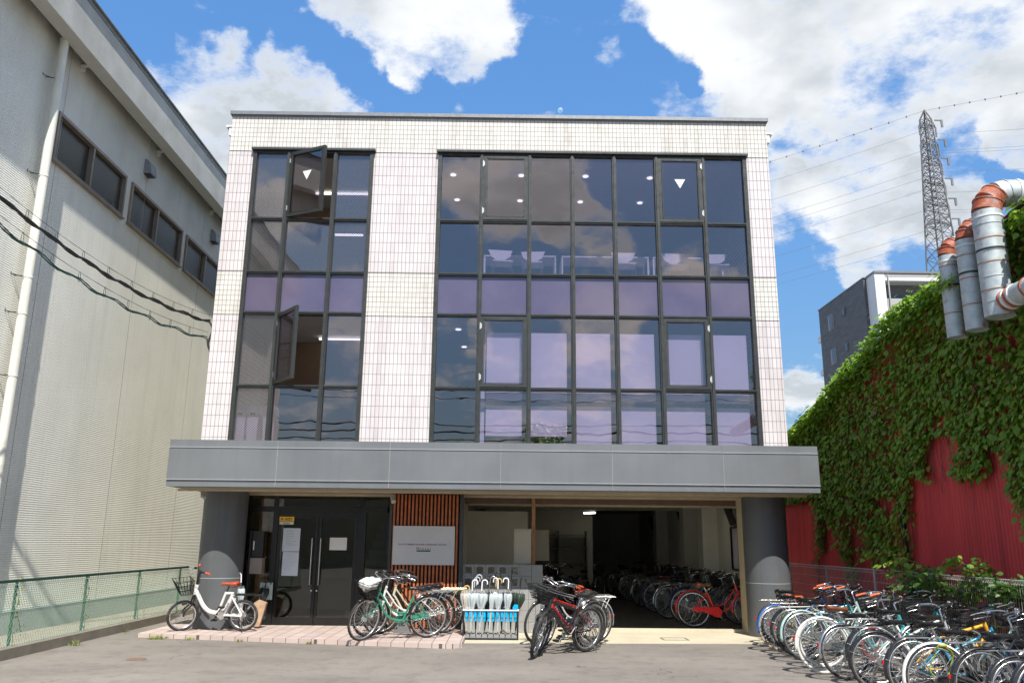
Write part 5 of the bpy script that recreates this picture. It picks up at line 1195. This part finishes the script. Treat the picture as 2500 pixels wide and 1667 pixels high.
    if basket:
        x0_, z1_, z0_ = (.96, .92, .70) if K != 'ebike' else (.90, .87, .64)
        def f_basket(b):
            tp = [(x0_, -.15), (x0_+.30, -.17), (x0_+.30, .17), (x0_, .15)]; bt = [(x0_+.02, -.11), (x0_+.20, -.12), (x0_+.20, .12), (x0_+.02, .11)]
            st_ = .030 if K != 'ebike' else .058; wr = .0040 if K != 'ebike' else .005
            def ring(t, r): return [Vector((tp[i][0]*t+bt[i][0]*(1-t), tp[i][1]*t+bt[i][1]*(1-t), z0_+(z1_-z0_)*t)) for i in range(4)]
            b.tube(ring(1, 0), .006, 6, closed=True, cap=False)
            for t in ((0, .2, .4, .6, .8) if K != 'ebike' else (0, .35, .7)): b.tube(ring(t, 0), wr, 4, closed=True, cap=False)
            T1, B1 = ring(1, 0), ring(0, 0)
            for i in range(4):
                j = (i+1) % 4; n = max(3, int((T1[j]-T1[i]).length/st_))
                for k in range(n+1): b.tube([T1[i].lerp(T1[j], k/n), B1[i].lerp(B1[j], k/n)], wr, 3, cap=False)
            for k in range(7): b.tube([B1[0].lerp(B1[1], k/6), B1[3].lerp(B1[2], k/6)], wr, 3, cap=False)
            b.tube([(x0_+.03, 0, z0_), HB+Vector((.02, 0, .02))], .007, 5)
            if K != 'ebike': b.box((x0_+.02, -.11, z0_-.002), (x0_+.20, .11, z0_+.002))
            if K != 'ebike':
                for s_ in (-1, 1): b.tube([(x0_+.14, .09*s_, z0_), (wb, .06*s_, R)], .004, 4)
        bk = M_blackp if basket is True else basket
        put('basket|'+K, f_basket, 'basket', bk, root, T)
    if light:
        put('headlight|'+K, lambda b: (b.tube([(wb-.05, .075, 2*R-.03), (wb+.03, .075, 2*R-.035)], [.022, .032], 10), b.tube([(wb-.04, .05, 2*R-.06), (wb-.03, .075, 2*R-.04)], .007, 5)), 'headlight', M_blackp if K != 'city' else M_chrome, root, T)
    if rear_light or (rear_light is None and (int(x*100)+int(y*100)) % 2 == 0):
        put('rear_reflector|'+K, lambda b: b.obox(((R+.028)*cos(rad(166)), 0, R+(R+.028)*sin(rad(166))), (cos(rad(166)), 0, sin(rad(166))), (0, 1, 0), (-sin(rad(166)), 0, cos(rad(166))), .008, .012, .018), 'rear_reflector', M_refl, root)
    if stand:
        put('kickstand|'+K, lambda b: b.tube([(.03, .07, R-.05), (-.03, .12, .12), (-.07, .16+.05*(K == 'ebike'), .016)], .008, 6), 'kickstand', M_steel if K != 'ebike' else M_blackp, root)
    return root

GR = 'bicycles parked in a row along the mesh fence'
# rear end x, y, kind, heading, lean, options, label - nearest last
ROW = [
 (4.20, 14.25, 'mtb', 3, 5, dict(frame=BLK, basket=False, grips=PINK, tyre=M_tyre), 'black sports bicycle with pink grips, farthest in the row by the right column'),
 (4.12, 13.80, 'city', -2, 6, dict(frame=BLK, saddle=ORG, fender=BLK, grips=ORG), 'black bicycle with brown saddle, second from the column in the row'),
 (4.02, 13.40, 'cross', 4, 7, dict(frame=BLUE, fender=BLUE, tyre=M_tyreb, basket=False, rack=False), 'bicycle with a blue rear mudguard and tan tyres in the row'),
 (4.02, 13.00, 'city', -3, 5, dict(frame=GRY, saddle=ORG, fender=BLK, grips=ORG), 'grey bicycle with orange brown saddle and grips near the column end of the row'),
 (3.98, 12.62, 'mtb', 2, 6, dict(frame=TEAL, basket=False), 'turquoise sports bicycle with black tyres between two city bicycles'),
 (4.00, 12.20, 'city', 1, 6, dict(frame=MINT, fender=MINT, rack=M_white, basket=True), 'pale mint bicycle with mint mudguard and white rear rack'),
 (3.92, 11.65, 'city', -2, 5, dict(frame=TEAL, fender=TEAL, tyre=M_tyrew, saddle=BRN), 'turquoise bicycle with turquoise mudguard, white tyres and brown saddle'),
 (3.80, 11.10, 'city', 0, 6, dict(frame=SIL, fender=WHT, tyre=M_tyrew, saddle=BRN, grips=ORG), 'silver bicycle with white mudguard and cream white tyres in the middle of the row'),
 (3.90, 10.62, 'city', 3, 5, dict(frame=TEAL, fender=None), 'turquoise bicycle with chrome mudguard in the middle of the row'),
 (4.02, 10.20, 'cross', -1, 6, dict(frame=WHT, fender=BLK, basket=False, rack=True), 'white framed bicycle with black rear mudguard and rear rack'),
 (3.92, 9.72, 'city', 2, 5, dict(frame=SIL, fender=BLK), 'silver city bicycle with black mudguard beside the yellow frame'),
 (4.10, 9.32, 'mtb', -2, 4, dict(frame=YEL, basket=False), 'bicycle with a bright yellow frame and black saddle'),
 (3.92, 8.95, 'cross', 1, 5, dict(frame=SKY, fender=BLK, basket=False, rack=False), 'slim bright blue bicycle with black saddle in the near half of the row'),
 (3.98, 8.50, 'city', -1, 5, dict(frame=BLK, fender=WHT, tyre=M_tyre), 'black bicycle with a broad white and grey mudguard near the front of the row'),
 (4.12, 8.12, 'city', 2, 5, dict(frame=NAVY, fender=BLK), 'dark blue bicycle with black mudguard and red reflector at the near end'),
 (4.75, 12.9, 'city', -8, 9, dict(frame=BLK, fender=BLK), 'black bicycle pushed further in towards the fence, column end of the row'),
 (4.70, 11.35, 'city', 7, 2, dict(frame=TEAL, fender=BLK, saddle=None), 'turquoise bicycle with black mudguard pushed in between two others'),
 (4.72, 9.95, 'city', -6, 8, dict(frame=MINT, fender=BLK), 'pale mint bicycle with black mudguard pushed in behind the white framed one'),
 (4.74, 8.72, 'mtb', 5, 7, dict(frame=BLK, basket=False), 'black sports bicycle pushed in beside the slim blue one'),
 (4.30, 7.72, 'city', 0, 5, dict(frame=BLK, fender=BLK, saddle=None), 'black city bicycle cut by the bottom right edge of the photo'),
 (4.20, 7.28, 'cross', 2, 5, dict(frame=BLUE, fender=BLK, basket=True), 'blue bicycle at the extreme near end of the row'),
]
for i, (x, y, k, h, ln, kw, lab) in enumerate(ROW):
    if k == 'cross' and 'rack' not in kw: kw['rack'] = i % 2 == 0
    bike('city_bicycle' if k == 'city' else 'sports_bicycle', lab, GR, k, x+.33+.06*sin(i*2.3), y, .008, h+5*sin(i*4.1), ln+3*sin(i*1.7), steer=((i*37) % 31)-15, scale=.98+.03*sin(i*2.9), **kw)
for i, (x, y) in enumerate(((4.1, 13.4), (3.95, 11.6), (4.0, 10.2), (3.95, 8.5), (4.5, 7.75))):
    b = MB(); cx_, cy_ = x+.36, y+.02; q = [(cx_+.10*cos(a)+.03*sin(3*a), cy_+.03*cos(2*a), .48+.17*sin(a)) for a in [2*pi*k/24 for k in range(24)]]; b.tube(q, .007, 6, closed=True, cap=False)
    b.tube([q[6], (q[6][0]+.07, q[6][1], q[6][2])], .014, 8)
    tag(b.build('cable_lock', mat('lock_%d' % i, ((.30, .36, .03), (.03, .03, .03), (.30, .02, .02), (.30, .36, .03), (.34, .42, .05))[i], .45)), ('yellow green cable lock looped on the blue mudguard bicycle', 'black cable lock looped through the turquoise bicycle with white tyres', 'red cable lock on the white framed bicycle', 'yellow green cable lock on the black bicycle with broad white mudguard', 'bright yellow green cable lock on the bicycle at the bottom right edge')[i], 'bicycle lock')
# white folding electric bicycle in front of the left column
eb_ = bike('electric_bicycle', 'white small wheeled electric bicycle with red brown saddle before the left column', None, 'ebike', -4.41, 14.78, .072, 180-3, 6, frame=WHT, saddle=(.50, .085, .035), grips=(.55, .10, .05), rack=True, steer=38, guard=False, fender=None)
o = text('votani', 'lettering', .066, (.312, .0375, .300), mat('grey_lettering', (.16, .16, .17), .4), eb_, rot=(0, 0, 0), sx=1.15)
o.rotation_euler = Matrix(((-.447, .894, 0), (0, 0, 1), (.894, .447, 0))).to_euler()
# four city bicycles on the porch
GP = 'bicycles on the tiled porch in front of the slat screen'
gb_ = bike('city_bicycle', 'green city bicycle nearest on the tiled porch, front wheel turned', GP, 'city', -1.22, 14.10, .072, 205, 6, frame=GRN, fender=BLK, steer=27)
gb2 = bike('city_bicycle', 'white framed city bicycle second from the front on the porch', GP, 'city', -1.14, 14.50, .072, 198, 6, frame=WHT, fender=BLK, steer=20, basket=True)
bike('city_bicycle', 'cream yellow framed bicycle with cream rear rack on the porch', GP, 'city', -1.00, 14.84, .072, 192, 5, frame=CRM, fender=BLK, rack=M_brass, steer=14, saddle=None)
bike('city_bicycle', 'black bicycle with red brown saddle rearmost on the porch', GP, 'city', -.97, 15.10, .072, 186, 4, frame=BLK, fender=BLK, saddle=(.25, .05, .03), steer=8)
# the tangle in the middle, by the garage mouth
GC = 'bicycles crowded at the mouth of the garage'
bike('mountain_bicycle', 'black mountain bicycle nearest in the middle cluster, front wheel turned to the camera', GC, 'mtb', 1.25, 13.06, .004, 222, 8, frame=BLK, basket=False, steer=32, fender=None)
bike('mountain_bicycle', 'red mountain bicycle second in the middle cluster', GC, 'mtb', 1.33, 13.42, .004, 221, 8, frame=(.36, .018, .015), basket=False, steer=30)
bike('city_bicycle', 'navy bicycle with black basket and orange grips in the middle cluster', GC, 'city', 1.40, 13.78, .012, 218, 7, frame=NAVY, fender=None, grips=ORG, saddle=None, steer=26)
bike('city_bicycle', 'white bicycle with white rear rack behind the middle cluster', GC, 'city', 1.52, 14.12, .012, 214, 6, frame=WHT, fender=SIL, rack=M_white, steer=24, grips=ORG)
bike('city_bicycle', 'dark bicycle with red saddle at the back of the middle cluster', GC, 'city', 1.50, 14.58, .012, 208, 5, frame=BLK, fender=None, saddle=(.30, .02, .02), steer=20)
# red bicycle and the rows inside the garage
bike('city_bicycle', 'bright red city bicycle with red chain guard standing just inside the garage', None, 'city', 3.62, 16.30, .052, 3, 4, frame=RED, fender=RED, tyre=M_tyre, saddle=(.24, .08, .03), rack=False, basket=False)
GI = 'dark bicycles in rows inside the garage'
cols = [BLK, GRY, TEAL, BLK, NAVY, SIL, BLK, GRN, BLK, GRY, BLUE, BLK, BRN, BLK, SIL, BLK]
ordn = ['first', 'second', 'third', 'fourth', 'fifth', 'sixth', 'seventh', 'eighth', 'ninth', 'tenth', 'eleventh', 'twelfth', 'thirteenth', 'fourteenth', 'fifteenth', 'sixteenth']
gy = [16.9, 17.55, 18.15, 18.6, 19.1, 19.55, 20.1, 20.75, 21.3, 21.9, 22.6, 23.4, 24.2, 25.1, 26.2, 27.4]
for i, y in enumerate(gy):
    bike('city_bicycle', 'shadowed bicycle, %s behind the red one in the garage row' % ordn[i], GI, 'city' if i % 3 else 'cross', 3.62+.12*sin(i*2.1), y, .052, 3+4*sin(i*1.7), 5, frame=cols[i], fender=cols[(i+3) % 16] if i % 2 else None, saddle=BRN if i % 4 == 1 else None, basket=bool(i % 3), steer=6*sin(i))
for i, (x, y, h) in enumerate(((1.75, 19.3, 120), (1.5, 21.2, 95), (2.2, 23.0, 60))):
    bike('city_bicycle', 'dim bicycle standing %s in the dark left part of the garage' % ('near the mouth', 'halfway back', 'far back')[i], GI, 'city', x, y, .052, h, 5, frame=BLK, fender=None)

# white helmet-like cover / bag in the basket of the porch bicycle
b = MB(); 
bmh = bmesh.new(); bmesh.ops.create_icosphere(bmh, subdivisions=3, radius=1)
for v in bmh.verts:
    q = v.co.copy(); v.co = Vector((q.x*.13, q.y*.14, q.z*.10))*(1+.45*mnoise.noise(q*1.6)+.12*mnoise.noise(q*6))
me = bpy.data.meshes.new('plastic_bag'); bmh.to_mesh(me); bmh.free(); me.materials.append(mat('white_bag', (.82, .82, .80), .45, var=.03)); me.polygons.foreach_set('use_smooth', [True]*len(me.polygons))
HBc, HTc = Vector((.89, 0, .60)), Vector((.835, 0, .80))
for rt, st_, lab, s_ in ((gb_, 27, 'white plastic cover lying in the basket of the green porch bicycle', 1.0), (gb2, 20, 'white plastic cover in the basket of the second porch bicycle', .8)):
    q = Matrix.Translation(rt.location) @ rt.rotation_euler.to_matrix().to_4x4() @ Matrix.Translation(HBc) @ R2(rad(st_), 4, (HTc-HBc).normalized()) @ Vector((1.10-.89, 0, .885-.60))
    o = bpy.data.objects.new('plastic_bag', me); C.objects.link(o); o.location = q; o.rotation_euler = (.2, .1, rad(205)+st_); o.scale = (s_,)*3; tag(o, lab, 'bag')

# ================================================================== umbrella rack
M_cyan = mat('cyan_plastic', (.0, .40, .72), .35, var=.04)
UR = empty('umbrella_rack', 'black umbrella rack with white top rail and blue tube holders', 'umbrella stand', None, (0, 0, 0))
x0, x1, y0, y1, zt = -.66, .27, 14.42, 14.86, .49
b = MB(); t = .025
for x in (x0, x1-t):
    for y in (y0, y1-t): b.box((x, y, .012), (x+t, y+t, zt-.02))
b.box((x0, y0+t, .012), (x0+.006, y1-t, .30)); b.box((x0+t, y0, .012), (x1-t, y0+.012, .04)); b.box((x0+t, y1-t, zt-.06), (x1-t, y1, zt-.021)); b.box((x0+t, y1-.012, .012), (x1-t, y1, .06)); b.build('frame', M_blackp, UR)
b = MB(); b.box((x0-.006, y0-.006, zt-.019), (x1+.006, y0+.022, zt)); b.box((x0-.006, y1-.022, zt-.019), (x1+.006, y1+.006, zt)); b.box((x0-.006, y0+.023, zt-.019), (x0+.02, y1-.023, zt)); b.box((x1-.02, y0+.023, zt-.019), (x1+.006, y1-.023, zt)); b.build('top_rail', M_white, UR)
b = MB(); b.box((x0+.026, y0+.013, .016), (x1-.026, y1-.03, .04))
for i in range(9): b.box((x0+.03+i*.098, y0+.02, .0405), (x0+.115+i*.098, y1-.04, .085))
b.build('drip_tray', mat('tray_grey', (.25, .26, .27), .5, var=.1), UR)
def holder(b, x, y):
    b.tube([(x, y, zt-.02), (x, y, zt-.03), (x, y, .30)], [.036, .030, .024], 12)
    b.box((x-.02, y-.034, .36), (x+.02, y-.026, .44))
hx = [x0+.06+i*.0742 for i in range(12)]
for r_i, yy in enumerate((14.47, 14.60, 14.73)):
    for x in hx:
        b = MB(); b.tube([(x, yy, zt-.021), (x, yy, zt-.06), (x, yy, .30)], [.035, .029, .023], 10, cap=False)
        if r_i == 0: b.box((x-.019, yy-.036, .365), (x+.019, yy-.027, .445))
        b.build('holder', M_cyan, UR)
b = MB(); b.box((x1-.10, 14.5, zt+.001), (x1-.01, 14.62, zt+.03)); b.prism([(x1-.10, zt+.031), (x1-.01, zt+.031), (x1-.01, zt+.075), (x1-.07, zt+.075)], 1, 14.52, 14.60); b.build('end_cap', M_cyan, UR)

def clear_vinyl(name, c, op):
    g = G(name); g.col(c); g.rough(.3); tr = g.n('ShaderNodeBsdfTransparent'); x = g.n('ShaderNodeMixShader'); x.inputs[0].default_value = op
    g.l(tr.outputs[0], x.inputs[1]); g.l(g.p.outputs[0], x.inputs[2]); g.l(x.outputs[0], g.o.inputs[0]); MATS[name] = g.m; return g.m
V_clear = clear_vinyl('clear_vinyl', (.62, .70, .72), .62); V_black = mat('black_nylon', (.02, .022, .025), .6, var=.3); V_grn = mat('dark_green_nylon', (.03, .05, .035), .6, var=.3); V_navy = mat('navy_nylon', (.03, .04, .07), .6, var=.3); V_beige = clear_vinyl('smoky_vinyl', (.60, .56, .50), .7)
def umbrella(lab, x, y, z, hcol, vcol, hr=.045, ang=0, tilt=(0, 0), puff=1., H=.84, grp='umbrellas standing in the rack'):
    root = empty('umbrella', lab, 'umbrella', grp, (x, y, z)); root.rotation_euler = (rad(tilt[0]), rad(tilt[1]), rad(ang))
    b = MB(); b.tube([(0, 0, 0), (0, 0, H-.10)], .005, 6); b.tube([(0, 0, 0), (0, 0, .04)], .009, 6); b.build('shaft', M_steel, root)
    hk = [(0, 0, H-.16), (0, 0, H-.03)]+[(hr-hr*cos(a), 0, H-.03+hr*sin(a)) for a in [pi*k/8 for k in range(1, 9)]]+[(2*hr, 0, H-.055)]
    b = MB(); b.tube(hk, .0105, 9); b.build('handle', hcol, root)
    b = MB(); n = 24; prof = [(.05, .009), (.18, .015), (.30, .018), (.40, .021), (.46, .036*puff), (.56, .058*puff), (.645, .055*puff), (.65, .018)]; vs = []
    for zz, r in prof:
        for j in range(n): a = 2*pi*j/n; q = r*(1+.28*sin(a*4+zz*3)*(1 if zz > .2 else .5)); jag = (.02*sin(a*8) if zz == .645 else 0); vs.append((q*cos(a), q*sin(a), zz+jag))
    b.add(vs, [(i*n+j, i*n+(j+1) % n, (i+1)*n+(j+1) % n, (i+1)*n+j) for i in range(len(prof)-1) for j in range(n)], True); b.build('canopy', vcol, root)
    b = MB()
    for j in range(8): a = 2*pi*j/8; b.tube([(.02*cos(a), .02*sin(a), .2), (.058*puff*cos(a), .058*puff*sin(a), .60), (.05*cos(a), .05*sin(a), .70)], .002, 3)
    b.build('rib', M_white if vcol in (V_clear, V_beige) else M_blackp, root)
Wm, Km, Ym = mat('white_handle', (.82, .82, .84), .3), M_blackp, mat('bamboo_handle', (.62, .38, .10), .4)
U = [(0, 0, V_beige, Ym, 0, (0, -4), 1.0, .76, 'umbrella with pale yellow cane handle at the left end of the rack'),
 (1, 0, V_clear, Wm, 0, (2, 1), 1.15, .86, 'clear vinyl umbrella with white hook, leftmost white handle in front'),
 (3, 0, V_clear, Wm, 0, (0, 2), 1.5, .86, 'wide open clear vinyl umbrella with white hook, second in front'),
 (5, 0, V_clear, Wm, 30, (5, 4), .9, .66, 'clear vinyl umbrella sunk low in the middle holder'),
 (7, 0, V_clear, Wm, 150, (0, 0), 1.3, .89, 'clear vinyl umbrella with straight white hook seen edge on'),
 (9, 0, V_clear, Wm, 180, (0, -2), 1.0, .89, 'rolled clear umbrella with white hook at the right of the rack'),
 (1, 1, V_clear, mat('grey_handle', (.45, .46, .48), .35), 0, (0, 3), 1.0, .90, 'umbrella with grey hook behind the leftmost white handles'),
 (2, 2, V_navy, mat('grey_handle', (.45, .46, .48), .35), 0, (0, 0), 1.0, .93, 'navy umbrella with tall grey hook at the back left'),
 (4, 1, V_black, M_steel, 0, (0, 6), 1.5, .92, 'black umbrella with thin silver crook in the middle'),
 (5, 2, V_black, Km, 60, (0, -3), 1.4, .90, 'black umbrella with black handle at the back middle'),
 (6, 1, V_navy, Ym, 0, (0, 3), 1.2, .88, 'navy umbrella with amber cane handle in the middle'),
 (8, 2, V_navy, Km, 180, (0, 2), 1.6, .98, 'tall dark blue umbrella at the back, handle reaching the wall holes'),
 (9, 2, V_black, Km, 0, (0, 5), 1.2, 1.02, 'tallest black umbrella with thin black crook at the back right'),
 (11, 1, V_grn, Km, 0, (0, 6), 1.4, .90, 'dark olive umbrella with black handle at the right end'),
 (10, 2, V_grn, Km, 90, (0, 4), 1.2, .84, 'dark green folded umbrella leaning right at the back of the rack')]
for hi, ri, vc, hc, an, ti, pf, H, lab in U: umbrella(lab, hx[hi], (14.47, 14.60, 14.73)[ri], .09, hc, vc, ang=an, tilt=ti, puff=pf, H=H)
# things in the corner between the left column and the doors
umbrella('white handled clear umbrella leaning behind the white bicycle by the doors', -4.62, 15.35, .08, Wm, V_clear, ang=180, tilt=(0, 4), H=.92, grp=None)
umbrella('black handled umbrella leaning on the glass behind the white bicycle', -4.40, 15.62, .08, Km, V_black, ang=0, tilt=(-6, 6), H=.78, puff=1.2, grp=None)
b = MB(); b.box((-4.62, 15.60, .98), (-4.40, 15.80, 1.26)); o = b.build('mail_box', mat('mailbox_taupe', (.24, .20, .18), .5)); tag(o, 'taupe and black letter box beside the left glass side light', 'mail box')
b = MB(); b.box((-4.66, 15.62, .07), (-4.63, 15.78, 1.75)); b.box((-4.625, 15.66, 1.27), (-4.42, 15.80, 1.74)); b.build('back_panel', M_blackp, o)
b = MB(); b.box((-4.60, 15.655, 1.40), (-4.58, 15.659, 1.56)); b.build('label_plate', M_white, o)
b = MB(); b.box((-4.45, 15.78, .52), (-4.22, 15.80, .82)); tag(b.build('poster', mat('pale_green_card', (.45, .55, .52), .6)), 'pale green card propped against the glass behind the white bicycle', 'poster')
b = MB(); b.prism([(-4.36, .10), (-4.28, .10), (-4.18, .50), (-4.32, .55), (-4.40, .50)], 1, 15.30, 15.38); tag(b.build('paper_bag', mat('tan_wrapping', (.40, .27, .17), .6, var=.3, scale=8)), 'tan wrapped bundle standing behind the rear wheel of the white bicycle', 'bag')
b = MB(); b.prism([(-1.85, .075), (-1.56, .075), (-1.66, .30), (-1.80, .36)], 1, 14.75, 14.95); tag(b.build('base_weight', mat('grey_weight', (.16, .165, .17), .6)), 'grey sloped plastic block on the porch under the parked bicycles', 'block')
